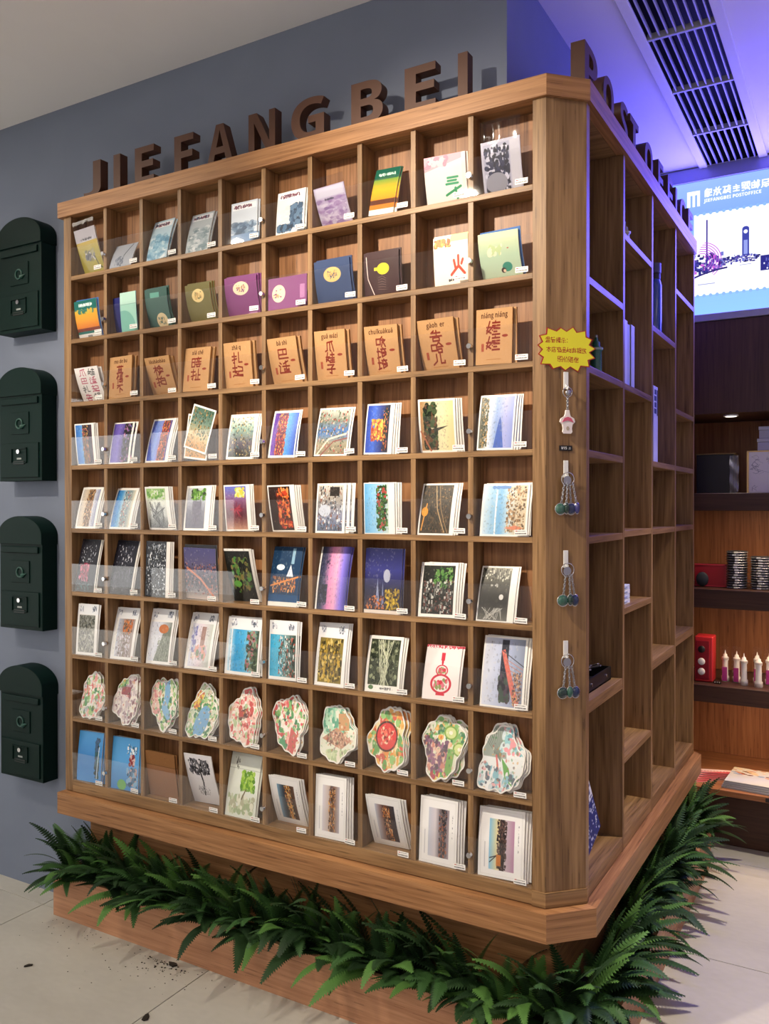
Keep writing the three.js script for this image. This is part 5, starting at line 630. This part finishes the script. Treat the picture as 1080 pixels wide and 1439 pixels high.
// ---------------------------------------------------------------- display cabinet and screen
const CX0 = -0.1, CX1 = 1.7, CZ = -1.79, CB = -2.2;
{
  const o = thing('display_cabinet', 'reddish brown wall cabinet with lit open shelves beyond the bookcase', 'cabinet', [0.8, 0, -2.0]);
  wpart(o, 'kick_board', box(CX0, CX1, 0, 0.245, CB, CZ, 'x', 0.002), M.cabinetDark);
  wpart(o, 'counter', box(CX0, CX1, 0.246, 0.27, CB, -1.652, 'x', 0.003), M.cabinet);
  for (const [y0, y1] of [[0.587, 0.659], [0.985, 1.065], [1.395, 1.469]]) { wpart(o, 'shelf', box(CX0, CX1, y0 + 0.04, y1, CB + 0.012, CZ - 0.021, 'x', 0.003), M.cabinetDark); wpart(o, 'shelf_fascia', box(CX0, CX1, y0, y1, CZ - 0.02, CZ, 'x', 0.003), M.cabinetDark); }
  for (const [y0, y1, m] of [[0.271, 0.626, M.cabinet], [0.66, 1.024, M.cabinet], [1.066, 1.434, M.cabinet], [1.47, 1.8, M.cabinet]]) wpart(o, 'back_panel', box(CX0, CX1, y0, y1, CB, CB + 0.011, 'y', 0), m);
  wpart(o, 'fascia', box(CX0, CX1, 1.801, 2.19, CB, CZ, 'y', 0.003), M.cabinetDark);
  wpart(o, 'side_panel', box(CX1, CX1 + 0.03, 0, 2.19, CB, CZ, 'y', 0.002), M.cabinetDark);
  wpart(o, 'side_panel', box(CX0 - 0.006, CX0 - 0.0005, 0.3, 2.19, CB, CZ, 'y', 0.001), M.cabinetDark);
  const d = part(o, 'downlight', cyl(0.03, 0.006, 24).translate(0.2 - 0.8, 1.798, -1.87 + 2.0), M.white); part(d, 'downlight_lens', cyl(0.022, 0.002, 24).translate(0.2 - 0.8, 1.7945, -1.87 + 2.0), new THREE.MeshStandardMaterial({ color: 0xffffff, emissive: 0xfff6ea, emissiveIntensity: 2.5 }));
  const dl = new THREE.SpotLight(0xfff2e0, 0.5, 0, 0.7, 0.6, 2); dl.position.set(0.2, 1.79, -1.87); dl.target.position.set(0.2, 1, -1.9); dl.castShadow = true; dl.name = 'downlight_lamp'; scene.add(dl, dl.target); dl.target.name = 'aim_point';
  for (const y of [1.434, 1.024, 0.626]) {
    wpart(o, 'led_strip', box(0.16, 1.6, y - 0.006, y - 0.0005, -1.83, -1.82, 'x', 0), new THREE.MeshStandardMaterial({ color: 0xffffff, emissive: 0xffe2c0, emissiveIntensity: 1.5 }));
    const l = new THREE.RectAreaLight(0xffdcb4, NICHE_POWER, 1.44, 0.02); l.position.set(0.88, y - 0.008, -1.825); l.rotation.x = -Math.PI / 2; l.name = 'strip_lamp'; scene.add(l);
  }
  // the screen
  const s = thing('light_screen', 'bright blue and white screen showing a stamp and shop title', 'screen', [0.6, 2.191, CZ - 0.02]);
  const SX0 = -0.09, SX1 = 1.29, SY0 = 2.222, SY1 = 2.79, cw = 1380, chh = 568;
  wpart(s, 'frame', merge([box(-0.1, SX1 + 0.02, 2.1915, SY0, -1.83, -1.785, 'x', 0.003), box(-0.1, SX1 + 0.02, SY1, 2.846, -1.83, -1.795, 'x', 0.003), box(SX1, SX1 + 0.02, SY0, SY1, -1.83, -1.785, 'x', 0.003)]), plain(0x9a9aa6, 0.4, 0.4));
  wpart(s, 'housing', box(-0.1, SX1 + 0.02, 2.1915, 2.846, -1.95, -1.831, 'x', 0), M.black);
  const [cv, x] = canvasOf(cw, chh), U = (q) => (q - SX0) * 1000, V = (q) => (SY1 - q) * 1000;
  const bg = x.createLinearGradient(0, 0, 0, chh); bg.addColorStop(0, '#8fb0f4'); bg.addColorStop(0.25, '#7fa4e4'); bg.addColorStop(1, '#8cc0ff'); x.fillStyle = bg; x.fillRect(0, 0, cw, chh);
  x.fillStyle = '#ffffff'; x.fillRect(U(0.06), V(2.65), U(1.2) - U(0.06), 344); x.fillStyle = '#86aee8';
  for (let q = 0.075; q < 1.2; q += 0.026) { x.beginPath(); x.arc(U(q), V(2.65) - 1, 7, 0, 7); x.fill(); x.beginPath(); x.arc(U(q), V(2.306) + 1, 7, 0, 7); x.fill(); }
  x.fillStyle = '#fff'; x.fillRect(U(0.032), V(2.752), 52, 66); x.fillStyle = '#86aaea'; x.fillRect(U(0.045), V(2.735), 9, 50); x.fillRect(U(0.064), V(2.735), 9, 50);
  [...'解放碑主题邮局'].forEach((ch, i) => zi(x, ch, U(0.1) + i * 37, V(2.755), 32, 36, '#ffffff', 4.6));
  x.fillStyle = '#fff'; x.font = 'bold 19px sans-serif'; x.fillText('JIEFANGBEI POSTOFFICE', U(0.101), V(2.698), 246);
  ps = 9; const blue = ['#2a2a7a', '#3a3c96', '#54469a', '#20205a', '#6a70c0'];
  for (let i = 0; i < 150; i++) { x.fillStyle = i % 7 ? blue[i % 5] : '#c060c8'; x.fillRect(U(0.02) + pr() * 150, V(2.485) + pr() * 80, 4 + pr() * 12, 4 + pr() * 14); }
  x.strokeStyle = '#3a2c88'; x.lineWidth = 6; x.beginPath(); x.moveTo(U(0.112), V(2.62)); x.lineTo(U(0.112), V(2.41)); x.stroke();
  x.strokeStyle = '#b04ac8'; x.lineWidth = 3; for (let k = 0; k < 6; k++) { x.beginPath(); x.arc(U(0.09), V(2.45), 34 + k * 9, -1.9 + 0.1 * k, 0.9); x.stroke(); }
  x.strokeStyle = '#28206a'; x.lineWidth = 7; x.beginPath(); x.moveTo(U(0.05), V(2.38)); x.quadraticCurveTo(U(0.11), V(2.405), U(0.19), V(2.412)); x.stroke();
  for (let i = 0; i < 120; i++) { x.fillStyle = blue[i % 5]; x.fillRect(U(0.16) + pr() * 150, V(2.452) + pr() * 26 - pr() * 8, 3 + pr() * 9, 3 + pr() * 7); }
  x.fillStyle = '#38409a'; x.beginPath(); x.roundRect(U(0.25), V(2.572), 27, 120, [12, 12, 0, 0]); x.fill(); x.fillStyle = '#8a96d8'; x.fillRect(U(0.256), V(2.515), 15, 58); x.fillStyle = '#f4f4ff'; x.beginPath(); x.arc(U(0.2635), V(2.55), 8, 0, 7); x.fill();
  x.fillStyle = '#26267a'; x.fillRect(U(0.32), V(2.442), 180, 62); for (let i = 0; i < 60; i++) { x.fillStyle = i % 3 ? '#5a60b8' : '#e8e8ff'; x.fillRect(U(0.33) + pr() * 160, V(2.435) + pr() * 46, 5, 7); }
  for (let k = 0; k < 7; k++) { x.fillStyle = blue[k % 5]; x.fillRect(U(0.52 + k * 0.09), V(2.44 + 0.05 * (k % 3)), 62, 62 + 50 * (k % 3)); }
  x.fillStyle = '#9aa0c8'; x.fillRect(U(0.24), V(2.416), 46, 3); x.fillRect(U(0.075), V(2.355), 70, 4);
  const st = texOf(cv), pg = new THREE.PlaneGeometry(SX1 - SX0, SY1 - SY0).translate((SX0 + SX1) / 2, (SY0 + SY1) / 2, -1.808);
  wpart(s, 'display', pg, new THREE.MeshStandardMaterial({ color: 0x000000, emissive: 0xffffff, emissiveMap: st, emissiveIntensity: 1.3, roughness: 0.3 }), 'glowing display picture');
  const l = new THREE.RectAreaLight(SCREEN_COLOR, SCREEN_POWER, SX1 - SX0, SY1 - SY0); l.position.set((SX0 + SX1) / 2, (SY0 + SY1) / 2, -1.800); l.rotation.y = Math.PI; l.name = 'screen_lamp'; scene.add(l);
}
// ---------------------------------------------------------------- goods in the cabinet
{
  let o = thing('gift_box', 'black gift box under a clear cover on the dark upper shelf', 'box', [0.15, 1.4692, -1.905]);
  part(o, 'box', new RoundedBoxGeometry(0.15, 0.165, 0.09, 2, 0.003).translate(-0.012, 0.083, 0), plain(0x1c1c20, 0.35)); part(o, 'lid_edge', new THREE.BoxGeometry(0.158, 0.004, 0.098).translate(-0.01, 0.168, 0), plain(0x8a7048, 0.35, 0.7), 'dull gold top edge');
  { const P = new THREE.PlaneGeometry(0.036, 0.155, 6, 16), a = P.attributes.position; for (let i = 0; i < a.count; i++) a.setZ(i, 0.008 * Math.sin(a.getY(i) * 90 + a.getX(i) * 120)); P.computeVertexNormals(); part(o, 'clear_cover', P.translate(0.066, 0.08, 0.056), new THREE.MeshPhysicalMaterial({ color: 0xe8eaf0, roughness: 0.08, transmission: 0.8, thickness: 0, side: THREE.DoubleSide }), 'glossy clear wrap'); }
  o = thing('marble_box', 'white marbled gift box with gold edges', 'box', [0.345, 1.4692, -1.905]);
  { const [cv, x] = canvasOf(256, 256); x.fillStyle = '#dcd8d8'; x.fillRect(0, 0, 256, 256); ps = 3; x.strokeStyle = '#8a8894'; for (let k = 0; k < 14; k++) { x.lineWidth = 1 + pr() * 3; x.beginPath(); let a = pr() * 256, b = pr() * 256; x.moveTo(a, b); for (let i = 0; i < 6; i++) { a += (pr() - 0.4) * 60; b += (pr() - 0.5) * 40; x.lineTo(a, b); } x.stroke(); } x.fillStyle = '#2a2a34'; x.beginPath(); x.arc(150, 40, 9, 0, 7); x.fill();
    part(o, 'box', new RoundedBoxGeometry(0.148, 0.17, 0.09, 2, 0.002).translate(0, 0.086, 0), new THREE.MeshPhysicalMaterial({ map: texOf(cv), roughness: 0.3 })); }
  part(o, 'gold_edge', merge([new THREE.BoxGeometry(0.008, 0.174, 0.092).translate(-0.077, 0.087, 0), new THREE.BoxGeometry(0.16, 0.005, 0.092).translate(0, 0.174, 0)]), plain(0xd8b878, 0.35, 0.6), 'gold edging');
  for (const [k, y, w] of [[0, 1.6462, 0.13], [1, 1.6962, 0.118]]) { const b = thing('grey_carton', k ? 'upper lilac grey carton on the marbled box' : 'lower lilac grey carton resting on the marbled box', 'box', [0.37, y, -1.905], 'cartons on the marbled box'); part(b, 'base', new RoundedBoxGeometry(w, 0.034, 0.085, 1, 0.001).translate(0, 0.0172, 0), plain(0xaaaac4, 0.5)); part(b, 'lid', new RoundedBoxGeometry(w + 0.004, 0.014, 0.089, 1, 0.001).translate(0, 0.0425, 0), plain(0xb8b8d0, 0.5)); }
  o = thing('red_case', 'flat red case leaning open on the lit shelf', 'case', [0.115, 1.0652, -1.91]);
  part(o, 'case', new RoundedBoxGeometry(0.13, 0.098, 0.03, 2, 0.003).translate(0, 0.05, 0), plain(0xa01c2c, 0.4)); part(o, 'rim', merge([[0, 0.096, 0.13, 0.005], [0, 0.004, 0.13, 0.005], [0.063, 0.05, 0.005, 0.096]].map(([a, b, c, d]) => new THREE.BoxGeometry(c, d, 0.034).translate(a, b + 0.0005, 0))), plain(0xc43848, 0.35)); part(o, 'dark_pouch', new THREE.SphereGeometry(0.026, 16, 10).scale(1, 1.2, 0.45).translate(-0.03, 0.034, 0.03), plain(0x2c3438, 0.6));
  const disc = cyl(0.0395, 0.0104, 28).translate(0, 0.0052, 0), lip = lathe([[0.038, 0.003], [0.0445, 0.003], [0.0455, 0.0046], [0.0445, 0.0062], [0.038, 0.0062]], 28), tab = new RoundedBoxGeometry(0.016, 0.006, 0.004, 1, 0.001);
  const dm = [plain(0xc8ccd0, 0.25, 0.8), plain(0xe0e4e4, 0.4), plain(0x3c3e42, 0.4, 0.3)];
  [[0.222, 15, 'first tall stack'], [0.317, 13, 'second stack'], [0.412, 10, 'third stack']].forEach(([x, n, d]) => { for (let k = 0; k < n; k++) { const b = thing('metal_coaster', k === n - 1 ? 'silver rimmed round tin topping the ' + d + ' from the red case' : 'silver rimmed round tin inside the ' + d + ' from the red case', 'tin', [x + rr(-0.0015, 0.0015), 1.0653 + k * 0.0106, -1.90], 'stacked round tins', rr(-0.15, 0.15)); part(b, 'tin', disc, dm[2]); part(b, 'rim', lip, dm[0]); part(b, 'paper_tab', tab, dm[1]).position.set(0, 0.005, 0.0465); } });
  o = thing('red_box', 'red souvenir box with round windows on the lower shelf', 'box', [0.095, 0.6592, -1.90]);
  part(o, 'shell', new RoundedBoxGeometry(0.075, 0.195, 0.09, 2, 0.006).translate(0, 0.098, 0), plain(0xc02a34, 0.35)); part(o, 'front_panel', new RoundedBoxGeometry(0.055, 0.165, 0.004, 1, 0.002).translate(-0.004, 0.095, 0.0465), plain(0x8a0f22, 0.4));
  for (const [y, m] of [[0.14, M.black], [0.088, M.white], [0.045, M.white]]) part(o, 'round_window', new THREE.SphereGeometry(0.015, 18, 10).scale(1, 1, 0.4).translate(-0.008, y, 0.049), m);
  const tube = (x, z, boxed, lb, grp) => {
    const b = thing('tower_bottle', lb, 'souvenir', [x, 0.6592, z], grp);
    part(b, 'tower', lathe([[0, 0], [0.0165, 0], [0.0165, 0.022], [0.0125, 0.026], [0.0115, 0.09], [0.0145, 0.093], [0.0145, 0.104], [0.009, 0.108], [0.008, 0.116], [0.003, 0.12], [0.001, 0.134]], 8), plain(0xeceae8, 0.35)); part(b, 'top_band', cyl(0.0148, 0.008, 8).translate(0, 0.0985, 0), plain(0xc8c0bc, 0.4));
    if (boxed) { part(b, 'label_card', new RoundedBoxGeometry(0.02, 0.06, 0.002, 1, 0.0006).translate(0, 0.034, 0.0182), plain(0xa8308a, 0.45), 'magenta label'); part(b, 'clear_tube', new THREE.CylinderGeometry(0.0205, 0.0205, 0.15, 20, 1, true).translate(0, 0.0752, 0), M.film, 'clear tube'); part(b, 'tube_cap', cyl(0.0205, 0.002, 20).translate(0, 0.151, 0), M.film); }
  };
  [[0.173, -1.92], [0.219, -1.92], [0.298, -1.935], [0.345, -1.93], [0.392, -1.93]].forEach(([x, z]) => tube(x, z, true, 'white tower souvenir with magenta label in a clear tube', 'tower souvenirs in clear tubes'));
  tube(0.2535, -1.872, false, 'unboxed white tower souvenir between two pairs of clear tubes', 'unboxed tower souvenirs'); tube(0.312, -1.858, false, 'unboxed white tower souvenir standing at the shelf edge', 'unboxed tower souvenirs');
  { const b = thing('small_sign', 'tiny silver lettering strip beside the red souvenir box', 'sign', [0.152, 0.6592, -1.845]); part(b, 'strip', new RoundedBoxGeometry(0.03, 0.01, 0.006, 1, 0.001).translate(0, 0.0051, 0), M.black); part(b, 'beads', merge([-0.009, 0, 0.009].map((q) => new THREE.SphereGeometry(0.003, 8, 6).translate(q, 0.006, 0.003))), M.steel); }
  { const [cv, x] = canvasOf(256, 128); x.fillStyle = '#e8b8ac'; x.fillRect(0, 0, 256, 128); x.fillStyle = '#c83440'; x.beginPath(); x.moveTo(0, 128); x.lineTo(256, 60); x.lineTo(256, 128); x.fill(); x.fillStyle = '#f4e4dc'; x.fillRect(30, 20, 160, 18); x.fillStyle = '#a82434'; for (let i = 0; i < 12; i++) x.fillRect(30 + i * 17, 56, 9, 14);
    const f = new THREE.MeshStandardMaterial({ map: texOf(cv), roughness: 0.45 }), e = plain(0xf0dcd4, 0.6);
    for (let k = 0; k < 6; k++) { const m = single('red_leaflet', new THREE.BoxGeometry(0.19, 0.0012, 0.05), [e, e, f, e, e, e], k === 5 ? 'topmost red and white leaflet of the fan on the counter' : 'red and white leaflet under others in the counter fan', 'leaflet', [0.11 + k * 0.006, 0.2712 + k * 0.0045, -1.75 - k * 0.012], 'fanned leaflets'); m.rotation.y = 0.75 - k * 0.09; } }
  { const [cv, x] = canvasOf(256, 256); const g = x.createLinearGradient(0, 0, 256, 256); g.addColorStop(0, '#e6d8b8'); g.addColorStop(0.5, '#cfd4e4'); g.addColorStop(1, '#e4dcc0'); x.fillStyle = g; x.fillRect(0, 0, 256, 256); ps = 21; for (let i = 0; i < 40; i++) { x.fillStyle = ['#c87a5c', '#8a5a44', '#d8a88a', '#9ab0d0', '#e8c8a0'][i % 5]; x.beginPath(); x.ellipse(pr() * 256, pr() * 130, 6 + pr() * 26, 3 + pr() * 8, pr(), 0, 7); x.fill(); }
    const f = new THREE.MeshPhysicalMaterial({ map: texOf(cv), roughness: 0.2, clearcoat: 0.8 }), e = plain(0x9a9a9c, 0.4);
    for (let k = 0; k < 4; k++) { const m = single('magazine_pack', new THREE.BoxGeometry(0.30, 0.007, 0.21), [e, e, f, e, e, e], k === 3 ? 'glossy wrapped magazine on top of the counter pile' : 'wrapped magazine lower in the counter pile', 'magazine', [0.352 + k * 0.002, 0.2741 + k * 0.0076, -1.776 - k * 0.003], 'magazines on the counter'); m.rotation.y = -0.1 + k * 0.015; } }
  single('counter_label', new RoundedBoxGeometry(0.05, 0.016, 0.003, 1, 0.0008), M.black, 'small black label on the counter edge', 'label', [0.385, 0.258, -1.6502]);
}
// ---------------------------------------------------------------- ferns
{
  const frond = (L, Wd, a0, a1, n, s) => {
    const P = [], N = [], mid = []; let y = 0, z = 0; const st = L / n;
    for (let i = 0; i <= n; i++) { const t = i / n, a = a0 + (a1 - a0) * Math.pow(t, 1.25); mid.push([y, z, a]); y += Math.cos(a) * st; z += Math.sin(a) * st; }
    const tri = (a, b, c) => { P.push(...a, ...b, ...c); };
    for (let i = 0; i < n; i++) {
      const t = i / n, w = Wd * Math.pow(Math.sin(Math.PI * Math.min(1, 0.1 + 0.9 * Math.pow(t, 0.75))), 0.8) * (0.92 + 0.16 * hash(i, 5, s)) + 0.0012;
      const [y0, z0, a] = mid[i], [y1, z1] = mid[i + 1], fx = Math.cos(a), fz = Math.sin(a), drop = w * 0.3;
      for (const d of [-1, 1]) {
        const tip = [d * w, y0 + fx * st * 1.15 + fz * drop * -1 * 0.6, z0 + fz * st * 1.15 - fx * drop * 0.6], inn = [d * w * 0.55, y0 + fx * st * 0.15, z0 + fz * st * 0.15 - drop * 0.25], r0 = [0, y0, z0], r1 = [0, y1, z1];
        d > 0 ? (tri(r0, inn, r1), tri(inn, tip, r1)) : (tri(r0, r1, inn), tri(inn, r1, tip));
      }
    }
    const g = new THREE.BufferGeometry(); g.setAttribute('position', new THREE.Float32BufferAttribute(P, 3)); g.computeVertexNormals(); g.setAttribute('uv', new THREE.Float32BufferAttribute(new Float32Array(P.length / 3 * 2), 2)); return g;
  };
  const UP = [0, 1, 2, 3].map((k) => frond(0.19 + 0.02 * k, 0.022 + 0.002 * k, 0.08 + 0.05 * k, 0.45 + 0.3 * k, 28, k)), OUT = [0, 1, 2, 3, 4, 5, 6].map((k) => frond(0.2 + 0.05 * hash(k, 2, 8), 0.022 + 0.008 * hash(k, 3, 8), 0.25 + 0.8 * hash(k, 4, 8), 1.25 + 1.4 * hash(k, 5, 8), 30, 10 + k));
  const greens = [0x314c2b, 0x406535, 0x253c22, 0x5c8742].map((c) => new THREE.MeshPhysicalMaterial({ color: c, roughness: 0.5, side: THREE.DoubleSide, specularIntensity: 0.4, transmission: 0.12, thickness: 0 }));
  const plant = (x, z, out, label, group, n, big = 1) => {
    const o = thing('fern_plant', label, 'fern', [x, 0.126, z], group);
    part(o, 'crown', cyl(0.012, 0.02, 8, 0.008).translate(0, 0.008, 0), plain(0x2a3a1c, 0.8));
    for (let k = 0; k < n; k++) {
      const up = k % 2 < 1, g = up ? UP[Math.floor(rnd() * 4)] : OUT[Math.floor(rnd() * 7)], m = part(o, 'frond', g, greens[Math.min(3, Math.floor(Math.pow(rnd(), 1.3) * 4))]);
      const sp = up ? rr(-1.5, 1.5) : rr(-1.5, 1.5); m.rotation.set(0, out + sp, 0); m.rotation.z = rr(-0.3, 0.3); const s = rr(0.72, 1.08) * big; m.scale.set(s * rr(0.9, 1.15), s * (up ? 1.05 : 1), s); m.position.y = 0.004; 
    }
  };
  const F = 'dark green fern in the trough below the postcard side', S = 'bright green fern in the trough below the side bookcase', G1 = 'ferns under the postcard rack', G2 = 'ferns under the side bookcase';
  for (let i = 0; i < 23; i++) plant(-1.685 + i * 0.0755 + rr(-0.01, 0.01), -0.034 + rr(-0.012, 0.012), rr(-0.25, 0.25) + (i === 0 ? -0.6 : 0), F, G1, 21);
  for (const [x, z, t] of [[0.055, -0.035, 0.35], [0.085, -0.075, 0.9]]) plant(x, z, t, 'green fern at the outer corner of the planter trough', 'ferns at the trough corner', 22, 1.08);
  for (let i = 0; i < 17; i++) plant(0.095 + rr(-0.012, 0.012), -0.14 - i * 0.084 + rr(-0.01, 0.01), Math.PI / 2 + rr(-0.25, 0.25), S, G2, 19, 1.05);
}
// ---------------------------------------------------------------- litter on the floor
{
  const bit = (x, z, r, s, lb) => { const p = []; for (let i = 0; i < 9; i++) { const a = i / 9 * 6.283, q = r * (0.6 + 0.6 * hash(i, 1, s)); p.push(new THREE.Vector2(Math.cos(a) * q * 1.5, Math.sin(a) * q * 0.8)); } const g = new THREE.ExtrudeGeometry(new THREE.Shape(p), { depth: r * 0.25, bevelEnabled: true, bevelSize: r * 0.12, bevelThickness: r * 0.1, bevelSegments: 1 }).rotateX(-Math.PI / 2); const m = single('leaf_crumb', g, plain(0x2a2118, 0.9), lb, 'debris', [x, 0.0008 + r * 0.1, z]); m.rotation.y = s; };
  bit(-1.526, 0.271, 0.008, 1, 'dark leaf crumb alone on the tile below the mailboxes'); bit(-1.014, 0.284, 0.01, 2, 'dark leaf crumb lying on the tile joint'); bit(-1.145, 0.045, 0.012, 3, 'largest dark leaf crumb beside the planter front');
  const a = []; for (let i = 0; i < 150; i++) { const near = i < 70; const x = near ? -1.16 + (rnd() + rnd() - 1) * 0.12 : rr(-1.72, -0.9), z = near ? 0.045 + rnd() * rnd() * 0.08 : 0.03 + rnd() * rnd() * 0.3, r = rr(0.0007, near ? 0.003 : 0.002); a.push(new THREE.IcosahedronGeometry(r, 0).scale(1.4, 0.5, 1).translate(x, r * 0.4 + 0.0002, z)); }
  const m = single('dirt_specks', merge(a), plain(0x3a3024, 0.95), 'scattered dark dirt specks on the floor before the planter', 'dirt', [0, 0, 0]); m.userData.kind = 'stuff';
}
renderer.render(scene, camera);
